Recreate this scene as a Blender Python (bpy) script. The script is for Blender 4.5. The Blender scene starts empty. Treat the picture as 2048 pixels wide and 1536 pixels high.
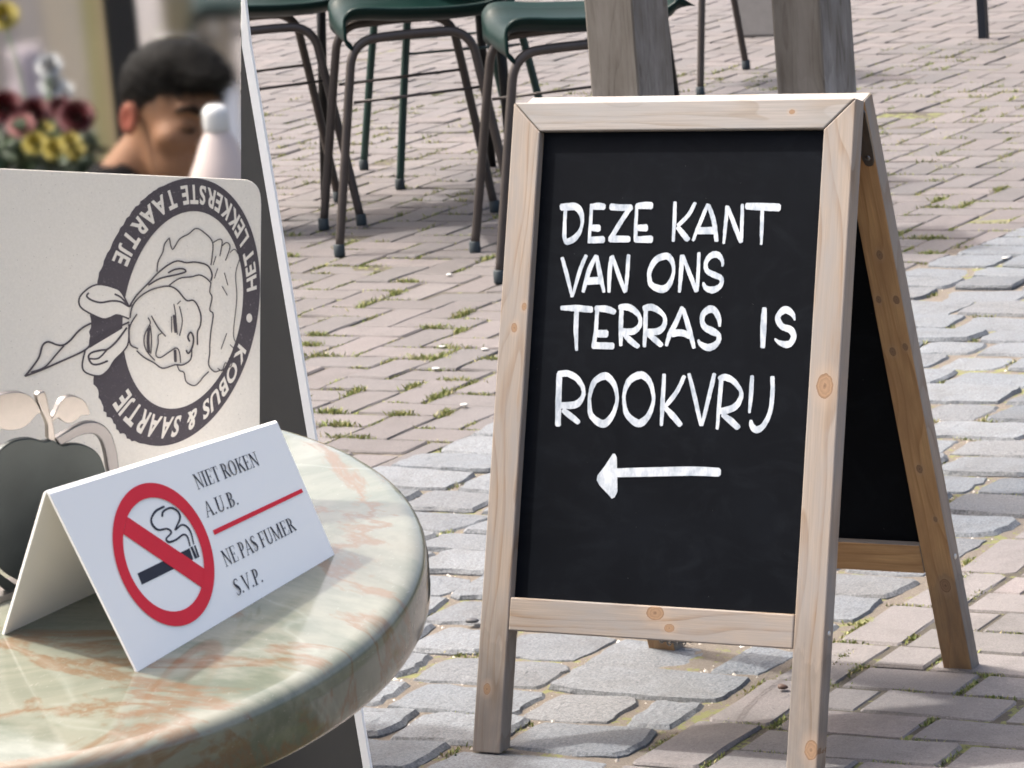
import bpy, bmesh, math, random
import numpy as np
from mathutils import Vector, Matrix, noise as mnoise

R_ = random.Random(7)
NR = np.random.default_rng(11)
scene = bpy.context.scene
COL = scene.collection

# ------------------------------------------------------------------ camera
CAM = np.array([2.91307, -5.67407, 1.87332])
YAW, PITCH, ROLL, FPX = -0.527914, 0.196491, -0.085053, 7530.09   # metres and radians; focal length in units of a 2048 px wide frame
def cam_axes():
    cy, sy, cp, sp = math.cos(YAW), math.sin(YAW), math.cos(PITCH), math.sin(PITCH)
    f = np.array([sy*cp, cy*cp, -sp]); r = np.array([cy, -sy, 0.]); u = np.cross(r, f)
    cr, sr = math.cos(ROLL), math.sin(ROLL)
    return cr*r+sr*u, -sr*r+cr*u, f
CR, CU, CF = cam_axes()
cd = bpy.data.cameras.new('camera'); cam = bpy.data.objects.new('camera', cd); COL.objects.link(cam)
cam.matrix_world = Matrix(((CR[0], CU[0], -CF[0], CAM[0]), (CR[1], CU[1], -CF[1], CAM[1]), (CR[2], CU[2], -CF[2], CAM[2]), (0, 0, 0, 1)))
cd.sensor_width = 36.0; cd.lens = FPX/2048*36; cd.clip_start = 0.05; cd.clip_end = 2000
cd.dof.use_dof = True; cd.dof.focus_distance = 4.75; cd.dof.aperture_fstop = 29
scene.camera = cam

# ------------------------------------------------------------------ sky, sun, exposure
SUN_EL = math.radians(56.8)
SUN_DIR = np.array([-math.cos(SUN_EL), -0.08, math.sin(SUN_EL)])      # towards the sun: from -x, over the open side of the square
w = bpy.data.worlds.new('World'); scene.world = w; w.use_nodes = True
nt = w.node_tree; nt.nodes.clear()
sky = nt.nodes.new('ShaderNodeTexSky'); sky.sky_type = 'NISHITA'; sky.sun_disc = False
sky.sun_elevation = SUN_EL; sky.sun_rotation = math.radians(-90); sky.air_density = 1.0; sky.dust_density = 10.0; sky.ozone_density = 1.0
bg = nt.nodes.new('ShaderNodeBackground'); bg.inputs['Strength'].default_value = 0.15
wo = nt.nodes.new('ShaderNodeOutputWorld')
nt.links.new(sky.outputs[0], bg.inputs[0]); nt.links.new(bg.outputs[0], wo.inputs[0])
sl = bpy.data.lights.new('sun', 'SUN'); sl.energy = 2.0; sl.angle = math.radians(1.6); sl.color = (1.0, 0.975, 0.935)
so = bpy.data.objects.new('sun', sl); COL.objects.link(so); so.location = (-6, 0, 10)
so.rotation_euler = Vector(-SUN_DIR).to_track_quat('-Z', 'Y').to_euler()
vs = scene.view_settings; vs.view_transform = 'Standard'; vs.look = 'None'; vs.gamma = 1.0; vs.exposure = 1.45; vs.use_curve_mapping = False
scene.cycles.use_denoising = True
scene.cycles.max_bounces = 8

# ------------------------------------------------------------------ helpers
def at(px, py, Z):
    """the point Z metres in front of the camera seen at a picture position (2048 wide frame)"""
    return CAM + Z*(CF + (px-1024)/FPX*CR + (768-py)/FPX*CU)
def on_plane(px, py, P0, n):
    d = CF + (px-1024)/FPX*CR + (768-py)/FPX*CU
    return CAM + d*(np.dot(P0-CAM, n)/np.dot(d, n))
def project(P):
    q = np.asarray(P)-CAM; z = q@CF
    return 1024+FPX*(q@CR)/z, 768-FPX*(q@CU)/z, z

ORG = {}
def empty(name, loc, label=None, cat=None, group=None, kind=None, rotz=0.0):
    o = bpy.data.objects.new(name, None); COL.objects.link(o); o.location = loc; o.rotation_euler = (0, 0, rotz)
    o.empty_display_size = 0.1; ORG[o.name] = np.array(loc, float)
    tag(o, label, cat, group, kind); return o
def tag(o, label=None, cat=None, group=None, kind=None):
    if label: o['label'] = label
    if cat: o['category'] = cat
    if group: o['group'] = group
    if kind: o['kind'] = kind
    return o
def mesh_data(name, V, F, mats, smooth=False, mi=None, attr=None):
    me = bpy.data.meshes.new(name)
    me.from_pydata([tuple(map(float, v)) for v in V], [], [tuple(map(int, f)) for f in F])
    for m in (mats if isinstance(mats, (list, tuple)) else [mats]): me.materials.append(m)
    if mi is not None: me.polygons.foreach_set('material_index', np.asarray(mi, np.int32))
    if smooth: me.polygons.foreach_set('use_smooth', np.ones(len(me.polygons), bool))
    if attr:
        for k, a in attr.items():
            at_ = me.attributes.new(k, 'FLOAT_VECTOR', 'POINT'); at_.data.foreach_set('vector', np.asarray(a, np.float32).ravel())
    me.update(); return me
def mk(name, V, F, mats, parent=None, origin=None, local=False, smooth=False, mi=None, attr=None):
    """link one mesh object; V in world coordinates unless local"""
    V = np.asarray(V, float)
    if local: org = np.zeros(3)
    elif parent is not None: org = ORG[parent.name]
    else: org = np.array(origin, float) if origin is not None else np.array([(V[:, 0].min()+V[:, 0].max())/2, (V[:, 1].min()+V[:, 1].max())/2, V[:, 2].min()])
    me = mesh_data(name, V-org, F, mats, smooth, mi, attr)
    o = bpy.data.objects.new(name, me); COL.objects.link(o)
    if parent is not None: o.parent = parent; ORG[o.name] = org
    else: o.location = org; ORG[o.name] = org
    return o
def bevel(o, w=0.002, seg=2):
    m = o.modifiers.new('edge', 'BEVEL'); m.width = w; m.segments = seg; m.limit_method = 'ANGLE'; m.angle_limit = math.radians(35); m.harden_normals = False
    return o
class MB:
    def __init__(s): s.V = []; s.F = []; s.M = []
    def add(s, V, F, m=0):
        k = len(s.V); s.V += [np.asarray(v, float) for v in V]; s.F += [tuple(i+k for i in f) for f in F]; s.M += [m]*len(F); return s
    def box(s, c, sx, sy, sz, ax=None, m=0):
        ax = np.eye(3) if ax is None else np.asarray(ax)
        P = [np.asarray(c, float)+i*sx/2*ax[0]+j*sy/2*ax[1]+k*sz/2*ax[2] for i in (-1, 1) for j in (-1, 1) for k in (-1, 1)]
        return s.add(P, [(0, 1, 3, 2), (4, 6, 7, 5), (0, 4, 5, 1), (2, 3, 7, 6), (0, 2, 6, 4), (1, 5, 7, 3)], m)
    def tube(s, pts, r, n=10, m=0, cap=True, closed=False):
        pts = [np.asarray(p, float) for p in pts]; rs = r if hasattr(r, '__len__') else [r]*len(pts)
        L = len(pts); V = []; up = None
        for i in range(L):
            a = pts[(i-1) % L] if (i > 0 or closed) else pts[i]; b = pts[(i+1) % L] if (i < L-1 or closed) else pts[i]
            t = b-a; t = t/(np.linalg.norm(t)+1e-12)
            if up is None:
                up = np.array([0, 0, 1.]) if abs(t[2]) < .9 else np.array([1., 0, 0])
            x = np.cross(up, t); x /= np.linalg.norm(x)+1e-12; y = np.cross(t, x); up = y
            for k in range(n):
                a_ = 2*math.pi*k/n; V.append(pts[i]+rs[i]*(math.cos(a_)*x+math.sin(a_)*y))
        F = []
        for i in range(L if closed else L-1):
            j = (i+1) % L
            for k in range(n): F.append((i*n+k, i*n+(k+1) % n, j*n+(k+1) % n, j*n+k))
        if cap and not closed: F += [tuple(range(n))[::-1], tuple(range((L-1)*n, L*n))]
        return s.add(V, F, m)
    def lathe(s, prof, c=(0, 0, 0), n=28, ax=None, m=0, cap=True):
        ax = np.eye(3) if ax is None else np.asarray(ax); c = np.asarray(c, float); V = []; F = []
        for (r, z) in prof:
            for k in range(n):
                a = 2*math.pi*k/n; V.append(c+r*math.cos(a)*ax[0]+r*math.sin(a)*ax[1]+z*ax[2])
        for i in range(len(prof)-1):
            for k in range(n): F.append((i*n+k, i*n+(k+1) % n, (i+1)*n+(k+1) % n, (i+1)*n+k))
        if cap: F += [tuple(range(n))[::-1], tuple(range((len(prof)-1)*n, len(prof)*n))]
        return s.add(V, F, m)
    def build(s, name, mats, parent=None, **kw):
        multi = isinstance(mats, (list, tuple))
        return mk(name, s.V, s.F, mats, parent, mi=(s.M if multi else None), **kw)
def smooth_path(P, n=6, closed=False):
    P = np.asarray(P, float); L = len(P); out = []
    rng = range(L if closed else L-1)
    for i in rng:
        p0 = P[(i-1) % L] if (closed or i > 0) else P[i]; p1 = P[i]; p2 = P[(i+1) % L]; p3 = P[(i+2) % L] if (closed or i < L-2) else P[i+1]
        for k in range(n):
            t = k/n
            out.append(.5*((2*p1)+(-p0+p2)*t+(2*p0-5*p1+4*p2-p3)*t*t+(-p0+3*p1-3*p2+p3)*t**3))
    if not closed: out.append(P[-1])
    return np.array(out)
def ribbon(P, n=5, closed=False, taper=True):
    """P: (x, y, width) rows -> 2D verts and quads of a brush stroke with rounded-off ends"""
    Q = smooth_path(P, n, closed) if len(P) > 2 or closed else np.array([np.array(P[0])*(1-t)+np.array(P[1])*t for t in np.linspace(0, 1, n+1)])
    xy, wd = Q[:, :2], np.maximum(Q[:, 2], 1e-3)
    if closed: T = np.roll(xy, -1, 0)-np.roll(xy, 1, 0)
    else: T = np.gradient(xy, axis=0)
    T /= np.linalg.norm(T, axis=1)[:, None]+1e-9
    N = np.stack([-T[:, 1], T[:, 0]], 1)
    if not closed and taper:                      # half-round ends
        h0, h1 = wd[0]*.22, wd[-1]*.22
        xy = np.vstack([xy[0]-T[0]*h0, xy, xy[-1]+T[-1]*h1]); N = np.vstack([N[0], N, N[-1]]); wd = np.r_[wd[0]*.55, wd, wd[-1]*.55]
    V = np.vstack([xy+N*wd[:, None]/2, xy-N*wd[:, None]/2]); L = len(xy)
    F = [(i, (i+1) % L, L+(i+1) % L, L+i) for i in range(L if closed else L-1)]
    return V, F

# ------------------------------------------------------------------ material helpers
class NT:
    def __init__(s, name):
        s.m = bpy.data.materials.new(name); s.m.use_nodes = True; s.t = s.m.node_tree
        s.b = s.t.nodes['Principled BSDF']; s.out = s.t.nodes['Material Output']
    def n(s, typ, **kw):
        nd = s.t.nodes.new('ShaderNode'+typ)
        for k, v in kw.items():
            if k.startswith('_'): setattr(nd, k[1:], v)
            else: s.put(nd.inputs[k.replace('__', ' ')], v)
        return nd
    def put(s, sock, v):
        if isinstance(v, bpy.types.NodeSocket): s.t.links.new(v, sock)
        elif isinstance(v, bpy.types.Node): s.t.links.new(v.outputs[0], sock)
        else:
            try: sock.default_value = v
            except Exception: sock.default_value = tuple(v)+(1,)
    def math(s, op, a, b=0.0, c=None, clamp=False):
        nd = s.t.nodes.new('ShaderNodeMath'); nd.operation = op; nd.use_clamp = clamp; s.put(nd.inputs[0], a); s.put(nd.inputs[1], b)
        if c is not None: s.put(nd.inputs[2], c)
        return nd.outputs[0]
    def mix(s, f, a, b, mode='MIX'):
        nd = s.t.nodes.new('ShaderNodeMix'); nd.data_type = 'RGBA'; nd.blend_type = mode
        s.put(nd.inputs[0], f)
        for k, v in ((6, a), (7, b)):
            if isinstance(v, (tuple, list)): nd.inputs[k].default_value = tuple(v)[:3]+(1,)
            else: s.put(nd.inputs[k], v)
        return nd.outputs[2]
    def ramp(s, f, stops, interp='LINEAR'):
        nd = s.t.nodes.new('ShaderNodeValToRGB'); s.put(nd.inputs[0], f); cr = nd.color_ramp; cr.interpolation = interp
        while len(cr.elements) < len(stops): cr.elements.new(0.5)
        for e, (p, c) in zip(cr.elements, stops):
            e.position = p; e.color = (c, c, c, 1) if isinstance(c, (int, float)) else tuple(c)+(1,)
        return nd.outputs[0]
    def noise(s, vec, scale, detail=3, rough=.55, dist=0.0):
        nd = s.n('TexNoise', Scale=scale, Detail=detail, Roughness=rough, Distortion=dist); s.put(nd.inputs['Vector'], vec); return nd.outputs[0]
    def pos(s): return s.n('NewGeometry').outputs['Position']
    def scale(s, vec, xyz):
        nd = s.t.nodes.new('ShaderNodeVectorMath'); nd.operation = 'MULTIPLY'; s.put(nd.inputs[0], vec); nd.inputs[1].default_value = xyz; return nd.outputs[0]
    def bump(s, h, strength=.3, dist=.002):
        nd = s.n('Bump', Strength=strength, Distance=dist); s.put(nd.inputs['Height'], h); s.put(s.b.inputs['Normal'], nd.outputs[0]); return nd
    def col(s, c): s.put(s.b.inputs['Base Color'], c if not isinstance(c, tuple) else c+(1,)); return s
    def rough(s, r): s.put(s.b.inputs['Roughness'], r); return s
def plain(name, col, rough=.5, metal=0.0, var=.12, scale=30, bump=.0, bscale=300, spec=None):
    """a flat-coloured material with a little mottling"""
    t = NT(name); p = t.pos()
    n = t.noise(p, scale, 4)
    t.col(t.mix(n, tuple(c*(1-var) for c in col), tuple(min(1, c*(1+var)) for c in col)))
    t.rough(t.math('ADD', t.math('MULTIPLY', t.noise(p, scale*2.3, 3), .2), rough-.1)); t.b.inputs['Metallic'].default_value = metal
    if spec is not None: t.b.inputs['Specular IOR Level'].default_value = spec
    if bump: t.bump(t.noise(p, bscale, 4), bump, .001)
    return t.m
# ------------------------------------------------------------------ ground and paving materials
def paver_mat(name, stops, rough=.8, fine=260, dirt=(.10, .095, .09), coarse=.5, bumpd=.0012):
    t = NT(name); p = t.pos()
    rnd = t.math('FRACT', t.math('ADD', t.n('ObjectInfo').outputs['Random'], t.n('NewGeometry').outputs['Random Per Island']))
    base = t.ramp(rnd, stops)
    blot = t.math('ADD', t.math('MULTIPLY', t.noise(p, 9, 5, .6), .6), t.math('MULTIPLY', t.noise(p, 1.7, 4, .6), .4))
    c = t.mix(t.math('MULTIPLY', t.math('SUBTRACT', blot, .36, clamp=True), 2.2), base, t.mix(.5, base, dirt))
    grain = t.noise(p, fine, 4, .7)
    c = t.mix(.72, c, t.mix(t.ramp(grain, [(.34, .12), (.62, 1.)]), (.05, .05, .05), (1., 1., 1.)), 'MULTIPLY') if coarse > .6 else t.mix(.50, c, t.mix(t.ramp(grain, [(.33, .12), (.62, 1.)]), (.1, .1, .1), (1, 1, 1)), 'MULTIPLY')
    spk = t.n('TexVoronoi', Scale=fine*.55); t.put(spk.inputs['Vector'], p)
    c = t.mix(t.math('LESS_THAN', spk.outputs['Distance'], .085), c, t.mix(.35, c, (.6, .6, .59)))
    st_ = t.ramp(t.noise(p, 5.5, 7, .7, .6), [(.50, 0.), (.64, 1.)]); c = t.mix(t.math('MULTIPLY', st_, .42), c, t.mix(.7, c, (.055, .05, .045)))
    pit = t.noise(p, 70, 6, .75); c = t.mix(t.math('MULTIPLY', t.ramp(pit, [(.58, 0.), (.70, 1.)]), .45), c, t.mix(.75, c, (.03, .028, .026)))
    t.col(c); t.rough(t.math('ADD', rough-.12, t.math('MULTIPLY', blot, .24)))
    h = t.math('ADD', t.math('MULTIPLY', t.noise(p, 55, 5, .65), 1.0), t.math('MULTIPLY', grain, .45))
    t.bump(h, coarse, bumpd*4.); return t.m
M_BRICK = paver_mat('clinker_brick', [(0, (0.106, 0.093, 0.091)), (.18, (0.135, 0.116, 0.113)), (.36, (0.126, 0.114, 0.113)), (.52, (0.158, 0.135, 0.130)), (.68, (0.102, 0.093, 0.092)), (.84, (0.149, 0.132, 0.128)), (1., (0.119, 0.104, 0.101))])
M_BRICK2 = paver_mat('grey_clinker_brick', [(0, (0.154, 0.142, 0.136)), (.2, (0.193, 0.174, 0.167)), (.4, (0.176, 0.162, 0.158)), (.55, (0.213, 0.183, 0.176)), (.7, (0.143, 0.134, 0.131)), (.85, (0.200, 0.182, 0.176)), (1., (0.166, 0.150, 0.146))])
M_SETT = paver_mat('granite_sett', [(0, (0.144, 0.162, 0.183)), (.2, (0.179, 0.198, 0.218)), (.4, (0.157, 0.173, 0.193)), (.6, (0.194, 0.211, 0.229)), (.8, (0.132, 0.146, 0.164)), (.92, (0.167, 0.173, 0.181)), (1., (0.093, 0.110, 0.131))], rough=.75, fine=210, dirt=(.17, .165, .155), coarse=.75, bumpd=.0016)
def soil_mat():
    t = NT('joint_sand'); p = t.pos()
    c = t.ramp(t.noise(p, 320, 4, .75), [(.25, (.09, .075, .06)), (.5, (.18, .152, .122)), (.75, (.26, .228, .19))])
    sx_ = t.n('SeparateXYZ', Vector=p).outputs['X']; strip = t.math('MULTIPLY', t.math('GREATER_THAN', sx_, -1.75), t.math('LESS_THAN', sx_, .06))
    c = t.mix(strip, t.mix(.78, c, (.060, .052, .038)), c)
    big = t.noise(p, 3.2, 4, .6); fine = t.noise(p, 38, 4, .6)
    moss = t.math('MULTIPLY', t.math('GREATER_THAN', t.math('ADD', t.math('MULTIPLY', big, .6), t.math('MULTIPLY', fine, .5)), .60), .75)
    c = t.mix(moss, c, t.mix(fine, (.10, .13, .030), (.27, .27, .085)))
    t.col(c).rough(.95); t.bump(t.noise(p, 420, 4, .8), .9, .006); return t.m
M_SOIL = soil_mat()

# the ground sheet under everything
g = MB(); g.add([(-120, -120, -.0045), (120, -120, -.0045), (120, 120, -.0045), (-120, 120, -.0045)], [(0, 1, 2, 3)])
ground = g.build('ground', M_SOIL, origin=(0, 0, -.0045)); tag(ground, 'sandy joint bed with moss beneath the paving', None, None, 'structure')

# ------------------------------------------------------------------ paving
BR = .13                                            # brick module: 0.26 x 0.13 with its joint
def paver_mesh(poly, inset, drop, depth, rnd, dome=0.0, rough=0.0):
    """closed outline (2D, CCW) -> rounded-off block, top around z = 0"""
    P = np.asarray(poly, float); c = P.mean(0); n = len(P); d = P-c; L = np.linalg.norm(d, axis=1)[:, None]
    V = [(x, y, -depth) for x, y in P] + [(x, y, -drop+rnd.uniform(-rough, rough)) for x, y in P]
    I = c+d*(1-inset/L); V += [(x, y, -dome*.25+rnd.uniform(-rough, rough)*.5) for x, y in I]
    F = []
    for a in (0, 1):
        for k in range(n): F.append((a*n+k, a*n+(k+1) % n, (a+1)*n+(k+1) % n, (a+1)*n+k))
    if dome:
        I2 = c+d*.5; V += [(x, y, dome*rnd.uniform(.35, .9)) for x, y in I2]
        for k in range(n): F.append((2*n+k, 2*n+(k+1) % n, 3*n+(k+1) % n, 3*n+k))
        F.append(tuple(range(3*n, 4*n)))
    else: F.append(tuple(range(2*n, 3*n)))
    return V, F
def brick_outline(L, W, rnd):
    x, y = L/2, W/2; j = lambda s=.0016: rnd.uniform(-s, s); ch = lambda: rnd.choice([.004, .005, .006, .010, .016]) if rnd.random() < .5 else .005
    pts = []
    for sx, sy in ((-1, -1), (1, -1), (1, 1), (-1, 1)):
        a, b = ch(), ch(); cx, cy = sx*x, sy*y
        p1, p2 = (cx-sx*a+j(), cy+j()), (cx+j(), cy-sy*b+j())
        pts += [p2, p1] if (sx*sy > 0 and sx < 0) or (sx > 0 and sy > 0) else [p1, p2]
        if sy == -1 and sx == -1: pts.append((j(.03), -y+j(.0022)))
        if sy == 1 and sx == 1: pts.append((j(.03), y+j(.0022)))
    return pts
def clip(poly, a, b, c):
    """keep a*x+b*y <= c"""
    out = []
    for i in range(len(poly)):
        p, q = poly[i], poly[(i+1) % len(poly)]; dp, dq = a*p[0]+b*p[1]-c, a*q[0]+b*q[1]-c
        if dp <= 0: out.append(p)
        if (dp < 0 < dq) or (dq < 0 < dp):
            t = dp/(dp-dq); out.append((p[0]+t*(q[0]-p[0]), p[1]+t*(q[1]-p[1])))
    return out
def area(P): return .5*sum(P[i][0]*P[(i+1) % len(P)][1]-P[(i+1) % len(P)][0]*P[i][1] for i in range(len(P)))
prnd = random.Random(21)
BRICK_MESHES = []
for k in range(10):
    V, F = paver_mesh(brick_outline(2*BR-.0085, BR-.0085, prnd), .006, .005, .06, prnd, 0, .0009)
    BRICK_MESHES.append((V, F, mesh_data('brick', V, F, M_BRICK)))
border_l = lambda y: -1.655+(y-1.5)*.098
border_r = lambda y: -.045+.035*y
# left of the setts: herringbone;  right of them: a stretcher border course and running bond along x
left, right = [], []                                # (cx, cy, rotated, clipped polygon or None)
JOINTS = []                                         # (x, y, direction, length) of brick edges, for the weeds
for i in range(-95, -4):
    for j in range(1, 110):
        m = (i-j) % 4; x, y = i*BR, j*BR
        if m == 0: cx, cy, rot, hx, hy = x+BR, y+BR/2, 0, BR, BR/2
        elif m == 3: cx, cy, rot, hx, hy = x+BR/2, y+BR, 1, BR/2, BR
        else: continue
        if cx+hx < border_l(cy-hy)-.004: left.append((cx, cy, rot, None))
        elif cx-hx < border_l(cy)-.02:
            P = [(cx-hx+.004, cy-hy+.004), (cx+hx-.004, cy-hy+.004), (cx+hx-.004, cy+hy-.004), (cx-hx+.004, cy+hy-.004)]
            P = clip(P, 1, -.098, -1.655-1.5*.098-.006)
            if len(P) > 2 and area(P) > .006: left.append((cx, cy, rot, P))
for j in range(-8, 26):                             # border course, long side along the setts
    y = j*2*BR+.03; right.append((border_r(y)+.03+BR/2, y, 1, None))
for j in range(-16, 52):
    y0 = .2769+j*BR                                 # bed joints as measured
    x0 = border_r(y0)+.036+BR+.004
    off = (.11 if j % 2 else .24)+prnd.uniform(-.02, .02)
    for i in range(0, 12):
        cx = off+i*2*BR
        if cx-BR < x0:
            if cx+BR-x0 > .06:
                P = [(x0, y0-BR+.005), (cx+BR-.005, y0-BR+.005), (cx+BR-.005, y0-.004), (x0, y0-.004)]; right.append(((x0+cx+BR)/2, y0-BR/2, 0, P))
        else: right.append((cx, y0-BR/2, 0, None))
def lay(bricks, parent, cap, restname, vis, MESHES, mat):
    order = []
    for b in bricks:
        px, py, z = project((b[0], b[1], 0)); seen = -60 < px < 2110 and -30 < py < 1620 and z > 0 and not (px < 470+.168*py-60)
        order.append((0 if seen and vis(px, py) else 1, z, b))
    order.sort(key=lambda t: (t[0], t[1])); rest = MB(); n = 0
    for s_, z, (cx, cy, rot, P) in order:
        dz = prnd.gauss(0, .0016); tx, ty = prnd.gauss(0, .006), prnd.gauss(0, .010)
        jx, jy, ja = prnd.gauss(0, .0020), prnd.gauss(0, .0020), prnd.gauss(0, .006)
        Rm = Matrix.Rotation(ja+(math.pi/2 if rot else 0)+(math.pi if prnd.random() < .5 else 0), 4, 'Z') @ Matrix.Rotation(tx, 4, 'X') @ Matrix.Rotation(ty, 4, 'Y')
        Mx = Matrix.Translation((cx+jx, cy+jy, dz)) @ Rm
        if s_ == 0:
            hx, hy = (BR/2, BR) if rot else (BR, BR/2)
            JOINTS.append((cx, cy-hy, 0, 2*hx, z)); JOINTS.append((cx-hx, cy, 1, 2*hy, z))
        if P is not None:
            ctr = np.mean(P, 0); V, F = paver_mesh(np.array(P)-ctr, .006, .005, .06, prnd, 0, .0009); Mx = Matrix.Translation((ctr[0], ctr[1], dz))
            me = None
        else: V, F, me = prnd.choice(MESHES)
        if s_ == 0 and n < cap:
            if me is None: me = mesh_data('brick', V, F, mat)
            o = bpy.data.objects.new('brick', me); COL.objects.link(o); o.parent = parent; o.matrix_local = Mx; n += 1
        else: rest.add([Mx @ Vector(v) for v in V], F)
    if rest.V: tag(rest.build(restname, mat, parent), None, None, None, 'stuff')
notboard = lambda px, py: not (1060 < px < 1580 and 280 < py < 1200)
pav_l = empty('pavement', (0, 0, 0), 'herringbone pavement of pinkish clinker bricks with weeds in the joints', None, None, 'structure')
pav_r = empty('pavement', (0, 0, 0), 'grey-brown brick pavement in running bond in front of the sign', None, None, 'structure')
gut = empty('cobbled_path', (0, 0, 0), 'strip of blue-grey granite setts between the two brick pavements', None, None, 'structure')
BM2 = [(V, F, mesh_data('brick', V, F, M_BRICK2)) for V, F, _ in BRICK_MESHES]
lay(left, pav_l, 300, 'far_bricks', notboard, BRICK_MESHES, M_BRICK); lay(right, pav_r, 300, 'hidden_bricks', lambda px, py: True, BM2, M_BRICK2)
# granite setts in rows across the strip
setts = []; y = -1.7
while y < 7.5:
    h = prnd.uniform(.150, .188); x = border_l(y)+.01-prnd.uniform(0, .03); xr = border_r(y)+.012
    while x < xr-.07:
        L = prnd.uniform(.175, .30)
        if xr-x-L < .10: L = xr-x
        setts.append((x, y, L, h)); x += L
    y += h
order = []
for s_ in setts:
    px, py, z = project((s_[0]+s_[2]/2, s_[1]+s_[3]/2, 0)); ok = -80 < px < 2130 and py < 1640 and px > 470+.168*py-120 and notboard(px, py)
    order.append((0 if ok else 1, z, s_))
order.sort(key=lambda t: (t[0], t[1])); rest = MB(); SJ = []
for k, (hid, z, (x, y, L, h)) in enumerate(order):
    g1, g2 = prnd.uniform(.003, .008), prnd.uniform(.003, .007); a = .016
    q = [(x+g1+prnd.uniform(0, a), y+g2+prnd.uniform(0, a)), (x+L*.5, y+g2+prnd.uniform(-.003, .007)), (x+L-g1-prnd.uniform(0, a), y+g2+prnd.uniform(0, a)), (x+L-g1+prnd.uniform(-.004, .004), y+h*.5), (x+L-g1-prnd.uniform(0, a), y+h-g2-prnd.uniform(0, a)), (x+L*.5, y+h-g2+prnd.uniform(-.006, .003)), (x+g1+prnd.uniform(0, a), y+h-g2-prnd.uniform(0, a)), (x+g1+prnd.uniform(-.004, .004), y+h*.5)]
    P = .45*smooth_path(q, 3, True)+.55*np.array([np.array(q[i])*(1-t_)+np.array(q[(i+1) % 8])*t_ for i in range(8) for t_ in (0, 1/3, 2/3)]); P = P+NR.normal(0, .0026, P.shape)+.005*np.array([[mnoise.noise(Vector((a_*21, b_*21, 1.))), mnoise.noise(Vector((a_*21, b_*21, 7.)))] for a_, b_ in P]); c = P.mean(0)
    V, F = paver_mesh(P-c, prnd.uniform(.005, .010), prnd.uniform(.006, .011), .07, prnd, prnd.uniform(.0008, .0032), .0014)
    Mx = Matrix.Translation((c[0], c[1], prnd.gauss(.003, .0028))) @ Matrix.Rotation(prnd.gauss(0, .018), 4, 'X') @ Matrix.Rotation(prnd.gauss(0, .014), 4, 'Y')
    if not hid: SJ.append((x, y, L, h, z))
    if k < 300 and not hid:
        o = bpy.data.objects.new('sett', mesh_data('sett', V, F, M_SETT)); COL.objects.link(o); o.parent = gut; o.matrix_local = Mx
    else: rest.add([Mx @ Vector(v) for v in V], F)
tag(rest.build('hidden_setts', M_SETT, gut), None, None, None, 'stuff')

# weeds in the joints, grit between the setts
def weed_mat():
    t = NT('joint_weeds'); r = t.n('NewGeometry').outputs['Random Per Island']; p = t.pos()
    c = t.ramp(t.math('FRACT', t.math('ADD', r, t.noise(p, 6, 2))), [(0, (.085, .12, .022)), (.3, (.15, .19, .04)), (.55, (.22, .24, .06)), (.8, (.29, .27, .10)), (1., (.35, .30, .16))])
    t.col(c).rough(.7); return t.m
V, F = [], []
def tuft(x, y, d, length, hmax, k, wid=.005):
    for _ in range(k):
        a = prnd.gauss(0, length/3.2); b = prnd.gauss(0, wid)
        bx, by = (x+a, y+b) if d == 0 else (x+b, y+a)
        h = hmax*prnd.uniform(.35, 1.); lx, ly = prnd.gauss(0, h*.42), prnd.gauss(0, h*.42); an = prnd.uniform(0, 6.28); ww = prnd.uniform(.0012, .0026)
        i = len(V); dx, dy = ww*math.cos(an), ww*math.sin(an)
        V.extend([(bx-dx, by-dy, -.006), (bx+dx, by+dy, -.008), (bx+lx*.5+dx*.8, by+ly*.5+dy*.8, -.008+h*.7), (bx+lx, by+ly, -.008+h)])
        F.extend([(i, i+1, i+2), (i, i+2, i+3)])
for (x, y, d, L, z) in JOINTS:
    dens = mnoise.noise(Vector((x*1.3, y*1.3, 3.)))
    if z > 16: continue
    pr = (.80+.6*dens) if x < -1 else (.66+.3*dens)
    if prnd.random() < pr:
        big = prnd.random() < .38 and x < -1
        tuft(x+(prnd.uniform(-.4, .4)*L if d == 0 else 0), y+(prnd.uniform(-.4, .4)*L if d else 0), d, prnd.uniform(.05, .13), (.021 if big else .0125)+(.002 if x < -1 else 0), (190 if big else 85) if z < 12 else 34, .0085 if big else .0046)
for (x, y, L, h, z) in SJ:
    if prnd.random() < .30: tuft(x+prnd.uniform(-.01, .01), y+prnd.uniform(0, h), 1, .05, .015, 40, .006)
    if prnd.random() < .22: tuft(x+prnd.uniform(0, L), y, 0, .06, .014, 36, .006)
tuft(.40-1.35, 1.42, 0, .07, .05, 90, .02); tuft(.50, .64, 0, .03, .045, 60, .008)
weeds = mk('weeds', V, F, weed_mat(), origin=(0, 0, 0)); tag(weeds, 'yellow-green moss and weeds growing in the paving joints', 'weeds', None, 'stuff')
V, F = [], []
OCT = [(1, 0, 0), (-1, 0, 0), (0, 1, 0), (0, -1, 0), (0, 0, 1), (0, 0, -1)]; OF = [(0, 2, 4), (2, 1, 4), (1, 3, 4), (3, 0, 4), (2, 0, 5), (1, 2, 5), (3, 1, 5), (0, 3, 5)]
for (x, y, L, h, z) in SJ:
    for _ in range(16 if z < 9 else 5):
        if prnd.random() < .5: gx, gy = x+prnd.gauss(0, .008), y+prnd.uniform(0, h)
        else: gx, gy = x+prnd.uniform(0, L), y+prnd.gauss(0, .007)
        r = abs(prnd.gauss(.0022, .0016))+.0012; i = len(V)
        V.extend([(gx+a*r*prnd.uniform(.7, 1.3), gy+b*r*prnd.uniform(.7, 1.3), -.006+c_*r*.8) for a, b, c_ in OCT]); F.extend([tuple(q+i for q in f) for f in OF])
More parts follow.
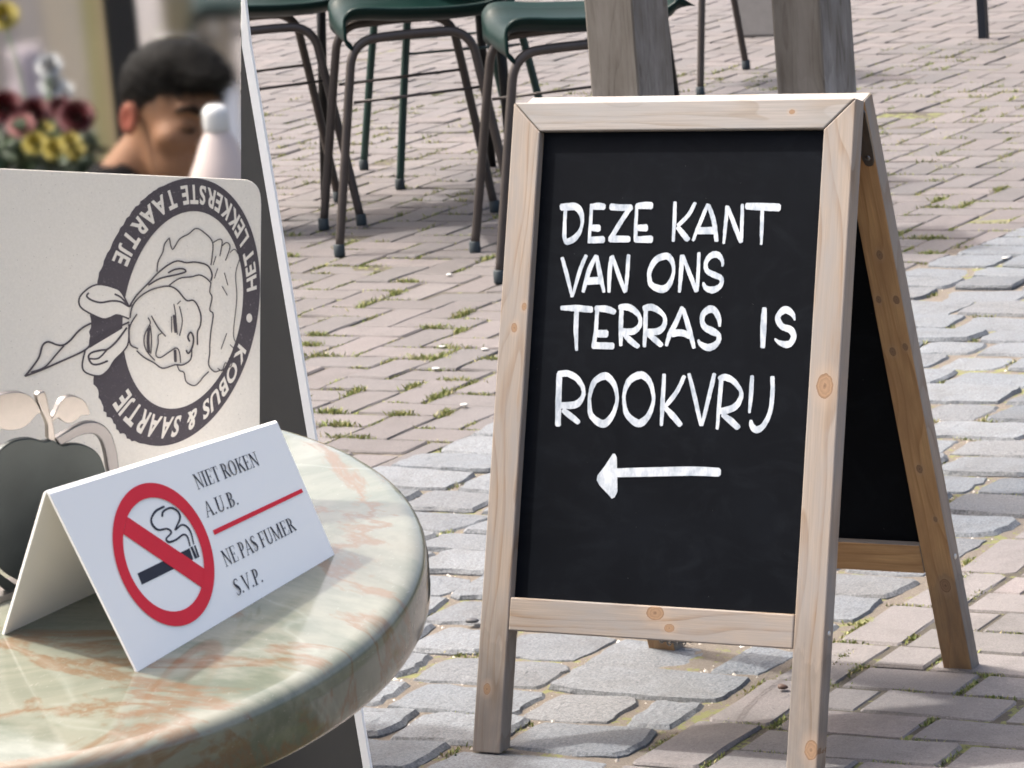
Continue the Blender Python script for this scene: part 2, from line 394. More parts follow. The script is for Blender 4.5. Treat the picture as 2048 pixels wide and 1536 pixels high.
gm = NT('grit'); gm.col(gm.ramp(gm.n('NewGeometry').outputs['Random Per Island'], [(0, (.20, .18, .16)), (.4, (.42, .38, .33)), (.8, (.56, .52, .47)), (1, (.70, .68, .64))])).rough(.9)
grit = mk('gravel', V, F, gm.m, origin=(0, 0, 0)); tag(grit, 'pale grit and sand lying between the granite setts', 'gravel', None, 'stuff')
# ------------------------------------------------------------------ wood
def wood_mat(name, light, dark, late, grain=1.0, knots=(), rough=.72, stain=None, seed=0.0):
    """planed softwood; 'gco' carries metres along / across / into the grain"""
    t = NT(name); g = t.n('Attribute', _attribute_name='gco').outputs['Vector']
    off = t.t.nodes.new('ShaderNodeVectorMath'); off.operation = 'ADD'; t.put(off.inputs[0], g); off.inputs[1].default_value = (seed*3.1, seed*1.7, seed*.9)
    v = off.outputs[0]
    warp = t.noise(t.scale(v, (1.6, 9, 9)), 1.0, 2, .5)
    sep = t.n('SeparateXYZ', Vector=v)
    ringc = t.math('ADD', t.math('MULTIPLY', sep.outputs['Y'], 26.*grain), t.math('MULTIPLY', warp, 9.0*grain))
    ring = t.math('FRACT', ringc)
    late_f = t.ramp(ring, [(0, .0), (.62, .08), (.9, .85), (.97, 1.), (1., .1)])
    fib = t.noise(t.scale(v, (9, 420, 420)), 1.0, 3, .6)
    broad = t.noise(t.scale(v, (2.2, 16, 16)), 1.0, 4, .6)
    c = t.mix(broad, light, dark)
    c = t.mix(t.math('MULTIPLY', late_f, t.math('ADD', .35, t.math('MULTIPLY', broad, .9))), c, late)
    c = t.mix(.42, c, t.mix(t.ramp(fib, [(.3, .2), (.7, 1.)]), (.25, .25, .25), (1, 1, 1)), 'MULTIPLY')
    if stain:                                            # grey weathering and water marks
        c = t.mix(t.math('MULTIPLY', t.ramp(t.noise(t.scale(v, (5, 20, 20)), 1., 5, .65), [(.38, 0.), (.64, 1.)]), .85), c, stain)
    gx_ = t.n('SeparateXYZ', Vector=g).outputs['X']; c = t.mix(t.math('MULTIPLY', t.math('MULTIPLY', t.ramp(t.math('ADD', gx_, t.math('MULTIPLY', t.noise(t.scale(g, (8, 30, 30)), 1., 4), .16)), [(.93, 0.), (1., .55), (1., 1.)]), t.noise(t.scale(g, (14, 40, 40)), 1., 4, .6)), .8), c, (.10, .085, .07))
    for (kx, ky, r) in knots:
        d = t.t.nodes.new('ShaderNodeVectorMath'); d.operation = 'DISTANCE'
        t.put(d.inputs[0], t.scale(g, (.72, 1., 0.))); d.inputs[1].default_value = (kx*.72, ky, 0)
        dd = t.math('ADD', d.outputs['Value'], t.math('MULTIPLY', t.math('SUBTRACT', t.noise(g, 120, 3), .5), r*.35))
        k = t.math('LESS_THAN', dd, r); kr = t.math('FRACT', t.math('ADD', t.math('MULTIPLY', dd, 2.3/r), t.math('MULTIPLY', t.noise(g, 140, 3), .9)))
        halo = t.math('MULTIPLY', t.ramp(t.math('DIVIDE', dd, r*2.2), [(.3, 1.), (1., 0.)]), .55)
        c = t.mix(t.math('MULTIPLY', halo, .6), c, (.46, .32, .21)); c = t.mix(k, c, t.mix(kr, (.30, .185, .105), (.225, .135, .075)))
        c = t.mix(t.math('MULTIPLY', t.ramp(t.math('DIVIDE', dd, r), [(.80, 0.), (.97, 1.), (1., .0)]), .55), c, (.13, .065, .03))
        c = t.mix(t.math('MULTIPLY', t.ramp(t.math('DIVIDE', dd, r), [(0., 1.), (.22, 0.)]), .7), c, (.09, .045, .024))
    t.col(c).rough(rough); t.bump(t.math('ADD', fib, t.math('MULTIPLY', late_f, .6)), .25, .0006); return t.m

# ------------------------------------------------------------------ the A-board
HW, LF, AF, LB, AB, TH, LW, TR_, B0, B1 = .325, 1.1241, .29855, 1.1252, .27394, .035, .0557, .052, .8554, .9128
HZ = LF*math.cos(AF)
def fpt(x, s, d): return np.array([x, -TH*.95-s*math.sin(AF)+d*math.cos(AF), HZ-s*math.cos(AF)-d*math.sin(AF)])
def bpt(x, s, d): return np.array([x, TH*.95+s*math.sin(AB)-d*math.cos(AB), HZ-s*math.cos(AB)-d*math.sin(AB)])
PNL_D = .016                                            # the blackboards lie this far behind the frames' faces
FN = np.array([0, -math.cos(AF), math.sin(AF)])         # front normal
def on_front(px, py, lift=0.0):
    P0 = fpt(0, .4, PNL_D)+FN*lift
    return on_plane(px, py, P0, FN)
W_LIGHT, W_DARK, W_LATE = (.385, .318, .255), (.30, .24, .19), (.25, .165, .10)
STAIN = (.245, .225, .208)
I_LIGHT, I_DARK, I_LATE = (.64, .40, .185), (.54, .315, .14), (.40, .21, .085)
def timber(name, pt, xs, s_of, parent, wm, wi, along_s=True, foot=False, back=False):
    """a frame member given by its four (x, s) corners, extruded through the frame; outer faces weathered, inner faces fresh"""
    V = []; G = []; tan = math.tan(AB if back else AF)
    for d in (0, TH):
        for (x, s) in xs:
            ss = s-d*tan if (foot and s > 1.) else s
            V.append(pt(x, ss, d)); G.append((ss, x-xs[0][0], d) if along_s else (x, ss-xs[0][1], d))
    F = [(3, 2, 1, 0), (4, 5, 6, 7)]+[(k, (k+1) % 4, 4+(k+1) % 4, 4+k) for k in range(4)]
    if back: F = [f[::-1] for f in F]
    MI = [0, 1, 0, 0, 0, 0]
    o = mk(name, V, F, [wm, wi], parent, mi=MI, attr={'gco': G}); bevel(o, .0025, 2); return o
sign = empty('chalkboard_sign', (0, 0, 0), 'wooden A-frame chalkboard standing on the cobbles with white Dutch lettering and an arrow', 'sign')
M_W1 = wood_mat('weathered_pine_left', W_LIGHT, W_DARK, W_LATE, 1., [(.355, .047, .005), (.392, .030, .006), (1.015, .022, .007)], stain=STAIN, seed=1.)
M_W2 = wood_mat('weathered_pine_right', W_LIGHT, W_DARK, W_LATE, .8, [(.478, .030, .015), (1.075, .044, .012)], stain=STAIN, seed=2.3)
M_W3 = wood_mat('weathered_pine_top', (.36, .325, .292), (.30, .268, .24), (.27, .225, .18), .9, [(.21, .022, .004)], stain=(.265, .255, .243), seed=3.7)
M_W4 = wood_mat('weathered_pine_bottom', W_LIGHT, W_DARK, W_LATE, .7, [(.012, .012, .012), (.040, .036, .007)], stain=STAIN, seed=5.1)
M_WB = wood_mat('weathered_pine_back', W_LIGHT, W_DARK, W_LATE, 1., [(.40, .02, .006)], stain=STAIN, seed=6.4)
M_IN = wood_mat('fresh_pine_inside', I_LIGHT, I_DARK, I_LATE, 1., [(.285, .03, .006), (.37, .012, .005), (.37, .045, .006), (.47, .02, .006), (.46, .045, .005), (.70, .028, .006), (.80, .04, .004), (.935, .035, .010)], stain=(.36, .20, .09), seed=7.7)
for (pt, Ls, back, mL, mR, mT, mB) in ((fpt, LF, False, M_W1, M_W2, M_W3, M_W4), (bpt, LB, True, M_WB, M_WB, M_W3, M_WB)):
    sL = timber('leg', pt, [(-HW, 0), (-HW+LW, TR_), (-HW+LW, Ls), (-HW, Ls)], 0, sign, mL, M_IN, True, True, back)
    sR = timber('leg', pt, [(HW-LW, TR_), (HW, 0), (HW, Ls), (HW-LW, Ls)], 0, sign, mR, M_IN, True, True, back)
    timber('top_rail', pt, [(-HW+.0015, 0), (HW-.0015, 0), (HW-LW, TR_-.0015), (-HW+LW, TR_-.0015)], 0, sign, mT, M_IN, False, False, back)
    timber('bottom_rail', pt, [(-HW+LW+.0006, B0), (HW-LW-.0006, B0), (HW-LW-.0006, B1), (-HW+LW+.0006, B1)], 0, sign, mB, M_IN, False, False, back)
    for k, leg in enumerate((sL, sR)):                  # the screws that hold the bottom rail
        x = (HW+.0004)*(1 if k else -1); c = pt(x, (B0+B1)/2, TH*.5); sg = 1 if k else -1
        s = MB().lathe([(.0001, .0012), (.0025, .0013), (.0048, .0008), (.0052, -.001)], c, 14, [[0, 1, 0], [0, 0, 1], [sg, 0, 0]]); s.build('screw', plain('zinc', (.62, .62, .60), .35, 1.), leg, smooth=True)
# blackboards
def board_mat():
    t = NT('blackboard_paint'); p = t.pos()
    sc = t.noise(t.scale(p, (60, 60, 9)), 1., 4, .7); dust = t.noise(p, 5.5, 5, .65)
    c = t.mix(t.ramp(dust, [(.45, 0.), (.8, 1.)]), (.0018, .0027, .0046), (.0040, .0055, .0085))
    c = t.mix(t.math('MULTIPLY', t.ramp(sc, [(.6, 0.), (.8, 1.)]), .25), c, (.012, .014, .017))
    v = t.n('TexVoronoi', Scale=42.); t.put(v.inputs['Vector'], p)
    c = t.mix(t.math('LESS_THAN', v.outputs['Distance'], .018), c, (.16, .16, .155))
    c = t.mix(t.math('MULTIPLY', t.ramp(t.noise(t.scale(p, (7, 7, 14)), 1., 6, .7, 1.5), [(.5, 0.), (.72, 1.)]), .45), c, (.009, .0115, .015))
    t.b.inputs['Specular IOR Level'].default_value = .07; t.col(c); t.rough(t.math('ADD', .50, t.math('MULTIPLY', dust, .25))); t.bump(t.noise(p, 700, 3), .12, .0005); return t.m
M_BB = board_mat()
def panel(pt, back):
    x = HW-LW+.006; s0, s1 = TR_-.006, B0+.006
    V = [pt(-x, s0, PNL_D), pt(x, s0, PNL_D), pt(x, s1, PNL_D), pt(-x, s1, PNL_D), pt(-x, s0, PNL_D+.006), pt(x, s0, PNL_D+.006), pt(x, s1, PNL_D+.006), pt(-x, s1, PNL_D+.006)]
    F = [(3, 2, 1, 0), (4, 5, 6, 7)]+[(k, (k+1) % 4, 4+(k+1) % 4, 4+k) for k in range(4)]
    return mk('chalkboard_panel', V, [f[::-1] for f in F] if back else F, M_BB, sign)
pf = panel(fpt, False); panel(bpt, True)
# lettering, brushed on by hand: strokes as (x, y, width)
def zconv(ox, oy, s): return lambda S: [(ox+x/s, oy+y/s, w_/s) for x, y, w_ in S]
z1 = zconv(1100, 380, 6.4); z2 = zconv(1330, 380, 6.4); z3 = zconv(1100, 590, 5.296); z4 = zconv(1340, 590, 5.296); z6 = zconv(900, 860, 2.272)
LETTERS = [
 (z1, [[(200, 240, 45), (188, 420, 44), (186, 600, 52), (205, 680, 40)], [(145, 222, 88), (230, 215, 95), (330, 215, 95), (392, 285, 75), (413, 390, 46), (400, 480, 42), (360, 565, 62), (290, 635, 82), (205, 668, 78)]]),
 (z1, [[(532, 185, 40), (520, 400, 42), (500, 675, 36)], [(535, 215, 70), (610, 208, 90), (692, 214, 84)], [(545, 485, 82), (628, 490, 94)], [(512, 640, 84), (682, 635, 92)]]),
 (z1, [[(780, 215, 88), (900, 225, 84), (1040, 225, 84)], [(1028, 225, 60), (900, 420, 60), (790, 600, 62)], [(768, 625, 90), (1010, 630, 84)]]),
 (z1, [[(1112, 195, 40), (1100, 420, 46), (1095, 655, 46)], [(1115, 208, 76), (1200, 198, 90), (1298, 200, 94)], [(1132, 485, 80), (1235, 485, 92)], [(1095, 635, 80), (1298, 630, 94)]]),
 (z2, [[(128, 155, 45), (120, 400, 48), (105, 655, 38)], [(385, 165, 44), (300, 320, 52), (165, 455, 50)], [(165, 480, 58), (230, 560, 74), (292, 635, 74)]]),
 (z2, [[(548, 185, 44), (450, 420, 50), (360, 645, 38)], [(555, 195, 50), (620, 380, 60), (660, 650, 54)], [(425, 520, 90), (640, 520, 94)]]),
 (z2, [[(795, 210, 45), (775, 450, 46), (750, 685, 32)], [(803, 215, 45), (890, 450, 60), (972, 665, 52)], [(990, 185, 38), (985, 430, 46), (978, 665, 40)]]),
 (z2, [[(1045, 208, 84), (1250, 215, 100), (1460, 224, 98)], [(1245, 235, 45), (1240, 450, 48), (1232, 695, 32)]]),
 (z1, [[(155, 868, 42), (215, 1080, 52), (280, 1365, 34)], [(463, 838, 45), (380, 1040, 52), (287, 1365, 30)]]),
 (z1, [[(588, 838, 40), (500, 1030, 62), (425, 1305, 42)], [(597, 845, 44), (640, 1080, 62), (690, 1305, 38)], [(480, 1165, 98), (650, 1160, 95)]]),
 (z1, [[(788, 858, 52), (765, 1050, 55), (755, 1305, 40)], [(797, 845, 46), (880, 1090, 55), (962, 1305, 50)], [(1005, 832, 45), (990, 1060, 50), (968, 1300, 40)]]),
 (z1, ['C', [(1480, 846, 88), (1365, 888, 80), (1290, 1000, 64), (1270, 1100, 55), (1300, 1215, 74), (1430, 1270, 100), (1520, 1215, 72), (1575, 1085, 44), (1578, 970, 48), (1540, 880, 76)]]),
 (z2, [[(215, 838, 50), (205, 1060, 55), (185, 1305, 38)], [(228, 838, 42), (310, 1060, 55), (402, 1295, 54)], [(435, 806, 40), (425, 1040, 46), (412, 1290, 40)]]),
 (z2, [[(735, 975, 28), (735, 910, 46), (690, 842, 74), (630, 825, 86), (555, 872, 66), (520, 960, 50), (545, 1040, 66), (640, 1090, 80), (712, 1125, 68), (725, 1190, 50), (680, 1250, 70), (600, 1280, 90), (520, 1250, 62), (490, 1185, 28)]]),
 (z3, [[(120, 138, 46), (280, 140, 70), (440, 155, 68)], [(283, 155, 50), (275, 360, 50), (282, 585, 30)]]),
 (z3, [[(500, 135, 40), (490, 330, 42), (465, 535, 44)], [(485, 142, 60), (600, 150, 74), (685, 182, 58)], [(505, 410, 78), (600, 410, 84)], [(455, 535, 70), (665, 540, 74)]]),
 (z3, [[(757, 155, 45), (750, 340, 46), (750, 535, 34)], [(738, 130, 60), (830, 130, 74), (910, 180, 60), (955, 250, 40), (945, 330, 50), (880, 385, 70), (775, 385, 68)], [(790, 420, 50), (860, 490, 64), (935, 548, 50)]]),
 (z3, [[(1015, 155, 45), (1010, 340, 46), (1000, 545, 34)], [(998, 145, 68), (1070, 130, 74), (1150, 165, 60), (1215, 240, 42), (1205, 330, 55), (1140, 385, 74), (1030, 390, 64)], [(1045, 420, 50), (1120, 480, 64), (1180, 532, 54)]]),
 (z4, [[(130, 130, 40), (60, 300, 55), (0, 410, 52), (-38, 535, 34)], [(140, 150, 42), (200, 350, 55), (254, 560, 38)], [(20, 410, 74), (120, 400, 74), (212, 432, 70)]]),
 (z4, [[(525, 332, 24), (520, 260, 50), (480, 172, 66), (425, 150, 80), (358, 195, 60), (340, 270, 50), (370, 340, 66), (450, 385, 80), (512, 425, 54), (510, 490, 52), (450, 545, 74), (390, 555, 74), (325, 520, 50), (298, 478, 24)]]),
 (z4, [[(1000, 140, 48), (990, 330, 66), (982, 555, 48)]]),
 (z4, [[(1322, 266, 20), (1295, 200, 55), (1222, 156, 80), (1152, 210, 56), (1146, 270, 60), (1190, 335, 66), (1278, 370, 74), (1310, 440, 60), (1280, 505, 66), (1230, 524, 74), (1152, 500, 45), (1112, 463, 18)]]),
 (z3, [[(100, 835, 60), (90, 1100, 62), (85, 1380, 60)], [(92, 840, 68), (190, 832, 70), (290, 890, 64), (350, 990, 42), (345, 1080, 46), (270, 1160, 76), (120, 1170, 68)], [(140, 1220, 55), (230, 1290, 66), (305, 1352, 50)]]),
 (z3, ['C', [(565, 860, 80), (470, 920, 60), (425, 1050, 40), (418, 1150, 38), (440, 1280, 60), (560, 1365, 84), (650, 1290, 58), (700, 1170, 40), (710, 1070, 38), (680, 950, 55), (620, 875, 74)]]),
 (z3, ['C', [(940, 850, 80), (840, 910, 66), (790, 1030, 40), (785, 1130, 38), (820, 1270, 60), (940, 1360, 84), (1040, 1280, 60), (1090, 1150, 40), (1095, 1060, 38), (1060, 930, 55), (1000, 862, 74)]]),
 (z4, [[(-62, 842, 38), (-76, 1100, 48), (-91, 1380, 33)], [(150, 860, 40), (80, 1010, 46), (0, 1120, 50), (-55, 1182, 40)], [(-45, 1200, 50), (30, 1280, 66), (110, 1378, 58)]]),
 (z4, [[(200, 836, 36), (250, 1030, 46), (330, 1380, 40)], [(470, 836, 42), (420, 1050, 46), (338, 1380, 32)]]),
 (z4, [[(545, 885, 45), (525, 1120, 46), (500, 1418, 32)], [(525, 888, 60), (590, 872, 74), (680, 920, 60), (750, 1020, 42), (745, 1100, 50), (680, 1190, 70), (545, 1235, 74)], [(560, 1270, 50), (640, 1330, 70), (722, 1405, 64)]]),
 (z4, [[(870, 860, 40), (860, 1030, 46), (840, 1245, 28)]]),
 (z4, [[(1085, 868, 45), (1085, 1040, 46), (1065, 1220, 46), (1000, 1370, 55), (920, 1428, 74), (870, 1388, 58), (858, 1330, 30)]]),
]
def chalk_mat():
    t = NT('white_chalk_paint'); p = t.pos()
    n = t.noise(t.scale(p, (60, 60, 26)), 1., 5, .7)
    t.col(t.mix(t.ramp(n, [(.34, 0.), (.66, 1.)]), (.29, .335, .385), (.62, .65, .68))).rough(.8); return t.m
M_CHALK = chalk_mat()
for conv, strokes in LETTERS:
    b = MB(); closed = False; k = 0
    for s in strokes:
        if s == 'C': closed = True; continue
        V2, F2 = ribbon(conv(s), 6, closed); V2 = V2+NR.normal(0, .18, V2.shape)
        b.add([on_front(x, y, .0006+.00012*k) for x, y in V2], F2); k += 1
    b.build('letter', M_CHALK, pf)
b = MB(); V2, F2 = ribbon(z6([(735, 195, 40), (900, 191, 42), (1100, 187, 42), (1222, 192, 40)]), 6); b.add([on_front(x, y, .0006) for x, y in V2], F2)
b.add([on_front(900+x/2.272, 860+y/2.272, .0008) for x, y in [(740, 108), (750, 108), (758, 125), (761, 280), (748, 306), (735, 312), (725, 300), (680, 252), (667, 228), (671, 205), (700, 168)]], [tuple(range(11))])
b.build('arrow', M_CHALK, pf)
# hinge plates and the safety chain
M_STEEL = plain('dull_steel', (.20, .20, .20), .42, 1., .25, 60)
for sg in (-1, 1):
    x = sg*(HW-.012); b = MB(); prof = []
    for (s0, hw_) in ((.012, .006), (.02, .0105), (.085, .0115), (.105, .011), (.116, .007), (.1185, .002)): prof.append((s0, hw_))
    Vt = [bpt(x-h, s, TH+.001) for s, h in prof]+[bpt(x+h, s, TH+.001) for s, h in prof]+[bpt(x-h, s, TH+.0035) for s, h in prof]+[bpt(x+h, s, TH+.0035) for s, h in prof]
    n = len(prof); F = []
    for i in range(n-1):
        F += [(i, i+1, n+i+1, n+i), (2*n+i, 3*n+i, 3*n+i+1, 2*n+i+1), (i, 2*n+i, 2*n+i+1, i+1), (n+i, n+i+1, 3*n+i+1, 3*n+i)]
    F += [(0, n, 3*n, 2*n), (n-1, 3*n-1, 4*n-1, 2*n-1)]
    hp = mk('hinge', Vt, F, M_STEEL, sign)
    nb = np.array([0, -math.cos(AB), -math.sin(AB)]); ax1 = np.array([1., 0, 0]); MB().lathe([(.0001, .002), (.003, .002), (.0048, .0008), (.005, 0)], bpt(x, .103, TH+.0035), 12, [ax1, np.cross(nb, ax1), nb]).build('screw', M_STEEL, hp, smooth=True)
A_, B_ = fpt(-.012, B1-.012, TH+.002), bpt(-.095, B1-.012, TH+.002); NL = 26
ch = empty('chain', tuple(A_)); ch.parent = sign; ORG[ch.name] = np.zeros(3); ch.location = (0, 0, 0)
for k in range(NL):
    t_ = (k+.5)/NL; p = A_*(1-t_)+B_*t_; p = p-np.array([0, 0, .070*4*t_*(1-t_)])
    d = (B_-A_)-np.array([0, 0, .070*4*(1-2*t_)]); d /= np.linalg.norm(d); sd = np.cross(d, [0, 0, 1]); sd /= np.linalg.norm(sd); upv = np.cross(sd, d); ax = sd if k % 2 else upv
    ring = [p+d*.0115*math.cos(a)+ax*.0062*math.sin(a) for a in np.linspace(0, 2*math.pi, 12, endpoint=False)]
    MB().tube(ring, .0014, 6, closed=True).build('chain_link', M_STEEL, ch, smooth=True)
# ------------------------------------------------------------------ the bistro table and what stands on it
UW = np.array([math.cos(YAW), -math.sin(YAW), 0]); FW = np.array([math.sin(YAW), math.cos(YAW), 0]); ZZ = np.array([0, 0, 1.])
TILT = .2073                                           # the top is tipped a little towards the viewer
TN = math.cos(TILT)*ZZ-math.sin(TILT)*FW; TV = math.cos(TILT)*FW+math.sin(TILT)*ZZ
P0 = np.array([.896, -2.915, 1.022])
def tp(a, b, h=0.0): return P0+a*UW+b*TV+h*TN
TC = tp(-.132, .080); RT, TT = .391, .067
def marble_mat():
    t = NT('marble_laminate'); p = t.pos()
    mp = t.n('Mapping'); t.put(mp.inputs['Vector'], p); mp.inputs['Rotation'].default_value = (.3, .2, .55); mp.inputs['Scale'].default_value = (1.5, 3.6, 2.6)
    v = mp.outputs[0]
    n1 = t.noise(v, 1.0, 12, .66, .7)
    c = t.ramp(n1, [(.26, (0.056, 0.068, 0.048)), (.40, (0.108, 0.122, 0.090)), (.47, (0.180, 0.184, 0.144)), (.55, (0.124, 0.138, 0.106)), (.66, (0.212, 0.216, 0.180)), (.78, (0.104, 0.118, 0.090))])
    n2 = t.noise(v, 1.5, 9, .62, .9)
    vein = t.ramp(t.math('ABSOLUTE', t.math('SUBTRACT', n2, .5)), [(0., 1.), (.008, .8), (.035, 0.)])
    c = t.mix(t.math('MULTIPLY', vein, .85), c, (.145, .088, .048))
    n4 = t.noise(v, .8, 4, .55, .8); c = t.mix(t.math('MULTIPLY', t.ramp(n4, [(.56, 0.), (.70, 1.)]), .22), c, (.165, .122, .082))
    n3 = t.noise(v, 1.4, 4, .5, .8); wh = t.ramp(t.math('ABSOLUTE', t.math('SUBTRACT', n3, .47)), [(0., 1.), (.02, .0)])
    c = t.mix(t.math('MULTIPLY', wh, .10), c, (.46, .49, .45))
    dk = t.ramp(t.noise(v, 1.6, 7, .65, 1.4), [(.66, 0.), (.74, 1.)]); c = t.mix(t.math('MULTIPLY', dk, .6), c, (.085, .09, .065))
    t.col(c); t.rough(t.math('ADD', .07, t.math('MULTIPLY', t.noise(p, 90, 4), .10))); t.b.inputs['Coat Weight'].default_value = .35; t.b.inputs['Coat Roughness'].default_value = .08
    sc_ = t.ramp(t.noise(t.scale(p, (900, 60, 400)), 1., 2), [(.70, 0.), (.74, 1.)]); c = t.mix(t.math('MULTIPLY', sc_, .25), c, (.5, .5, .47)); t.col(c)
    t.bump(t.noise(p, 60, 3), .03, .001); return t.m
table = empty('bistro_table', (TC[0], TC[1], 0), 'round marble-patterned bistro table with a thick glossy edge', 'table')
prof = [(.0005, 0), (.2, 0), (RT-.020, 0), (RT-.013, -.0006), (RT-.007, -.0028), (RT-.0025, -.007), (RT-.0005, -.013), (RT+.0005, -.024), (RT, -.048), (RT-.0015, -.058), (RT-.005, -.064), (RT-.01, -.067), (.1, -.067), (.0005, -.067)]
MB().lathe(prof, TC, 128, [UW, TV, TN], cap=False).build('table_top', marble_mat(), table, smooth=True)
M_IRON = plain('cast_iron', (.03, .03, .032), .45, .6, .2, 40, .2)
zc = TC[2]-.09
MB().lathe([(.0005, 0), (.24, 0), (.245, .008), (.235, .016), (.12, .03), (.055, .045), (.036, .08), (.030, .14), (.030, zc-.12), (.04, zc-.06), (.05, zc-.03), (.0005, zc-.03)], (TC[0], TC[1], 0), 40).build('column', M_IRON, table, smooth=True)
MB().box(TC-TN*.08, .30, .06, .024, [UW, TV, TN]).box(TC-TN*.08, .06, .30, .022, [UW, TV, TN]).build('top_bracket', M_IRON, table)

# the folded no-smoking sign
FL, FR, BL = tp(-.003, -.145), tp(.172, .063), tp(-.134, -.045)
def ray_near(px, py, A, d):
    """point on the line A + h d that a sight line passes closest to"""
    r = CF+(px-1024)/FPX*CR+(768-py)/FPX*CU; m = np.array([[d@d, -(d@r)], [d@r, -(r@r)]]); b_ = np.array([(CAM-A)@d, (CAM-A)@r]); h = np.linalg.solve(m, b_)[0]; return A+h*d
RL = ray_near(140, 965, (FL+BL)/2, TN)
NF = np.cross(FR-FL, RL-FL); NF /= np.linalg.norm(NF); NF = NF if NF@CF < 0 else -NF
RR = on_plane(550, 832, FL, NF)
hr = (RR-P0)@TN; foot = RR-hr*TN; BRt = 2*foot-FR
tent = empty('no_smoking_sign', tuple((FL+FR+BL+BRt)/4), 'folded white plastic tent sign with a red no-smoking ring on the table', 'table sign')
TK = .0032
NB = np.cross(BRt-BL, RL-BL); NB /= np.linalg.norm(NB); NB = NB if NB@NF < 0 else -NB
def section(Fp, Rp, Bp):
    out = [Fp, Fp+(Rp-Fp)*.5, Fp+(Rp-Fp)*.90, Fp+(Rp-Fp)*.955, Rp-TN*.0045, Bp+(Rp-Bp)*.955, Bp+(Rp-Bp)*.90, Bp+(Rp-Bp)*.5, Bp]
    nn = [NF, NF, NF, (NF*.85+TN*.25), TN, (NB*.85+TN*.25), NB, NB, NB]
    inn = [o_-TK*n_/np.linalg.norm(n_) for o_, n_ in zip(out, nn)]
    return out, inn
o1, i1 = section(FL, RL, BL); o2, i2 = section(FR, RR, BRt); n = len(o1); V = o1+i1+o2+i2; F = []
for k in range(n-1):
    F += [(k, k+1, 2*n+k+1, 2*n+k), (n+k, 3*n+k, 3*n+k+1, n+k+1), (k, n+k, n+k+1, k+1), (2*n+k, 2*n+k+1, 3*n+k+1, 3*n+k)]
F += [(0, 2*n, 3*n, n), (n-1, 2*n-1, 4*n-1, 3*n-1)]
tm = NT('white_acrylic'); tm.col((.93, .91, .87)).rough(.28); tm.b.inputs['Subsurface Weight'].default_value = .0
sheet = bevel(mk('folded_sheet', V, F, tm.m, tent), .0008, 2)
M_RED = plain('red_print', (.74, .010, .030), .4, 0, .08, 50); M_INK = plain('navy_ink', (.018, .018, .032), .45, 0, .1, 60)
def zt(P): return [(200+p[0]/3.9375, 890+p[1]/3.9375)+tuple(q/3.9375 for q in p[2:]) for p in P]
def flat(name, polys, lift, mat, parent, surf):
    b = MB()
    for k, (V2, F2) in enumerate(polys): b.add([surf(x, y, lift+.00004*k) for x, y in V2], F2)
    return b.build(name, mat, parent)
on_tent = lambda x, y, l: on_plane(x, y, FL+NF*l, NF)
ca, aa, bb = np.array([501, 862.]), np.array([344, -158.]), np.array([-206, -542.])
th = np.linspace(0, 2*math.pi, 97)[:-1]
ringp = [tuple(ca+k*(math.cos(q)*aa+math.sin(q)*bb)) for k in (1., .795) for q in th]
flat('cigarette', [(zt([(295, 1012), (705, 812), (735, 900), (330, 1100)]), [(0, 1, 2, 3)]), (zt([(712, 806), (728, 798), (768, 888), (748, 897)]), [(0, 1, 2, 3)]), (zt([(740, 794), (752, 788), (784, 880), (770, 886)]), [(0, 1, 2, 3)])], .0003, M_INK, sheet, on_tent)
sm = [[(505, 485, 17), (440, 520, 19), (405, 580, 15), (415, 630, 17), (460, 668, 17), (530, 660, 15), (562, 690, 14), (522, 738, 13), (545, 764, 18), (600, 745, 16), (655, 706, 15), (688, 722, 13), (710, 795, 10)], [(490, 562, 15), (500, 522, 16), (560, 495, 17), (615, 525, 15), (630, 580, 15), (592, 668, 12), (640, 630, 14), (682, 640, 14), (716, 690, 12), (738, 780, 9)]]
flat('smoke_curl', [ribbon(zt(s), 6) for s in sm], .0004, M_INK, sheet, on_tent)
flat('slash', [(zt([(212, 562), (836, 983), (808, 1126), (182, 700)]), [(0, 1, 2, 3)])], .0007, M_RED, sheet, on_tent)
flat('prohibition_ring', [(zt(ringp), [(k, (k+1) % 96, 96+(k+1) % 96, 96+k) for k in range(96)])], .0009, M_RED, sheet, on_tent)
flat('red_bar', [(zt([(888, 672), (1588, 343), (1600, 372), (903, 708)]), [(0, 1, 2, 3)])], .0006, M_RED, sheet, on_tent)
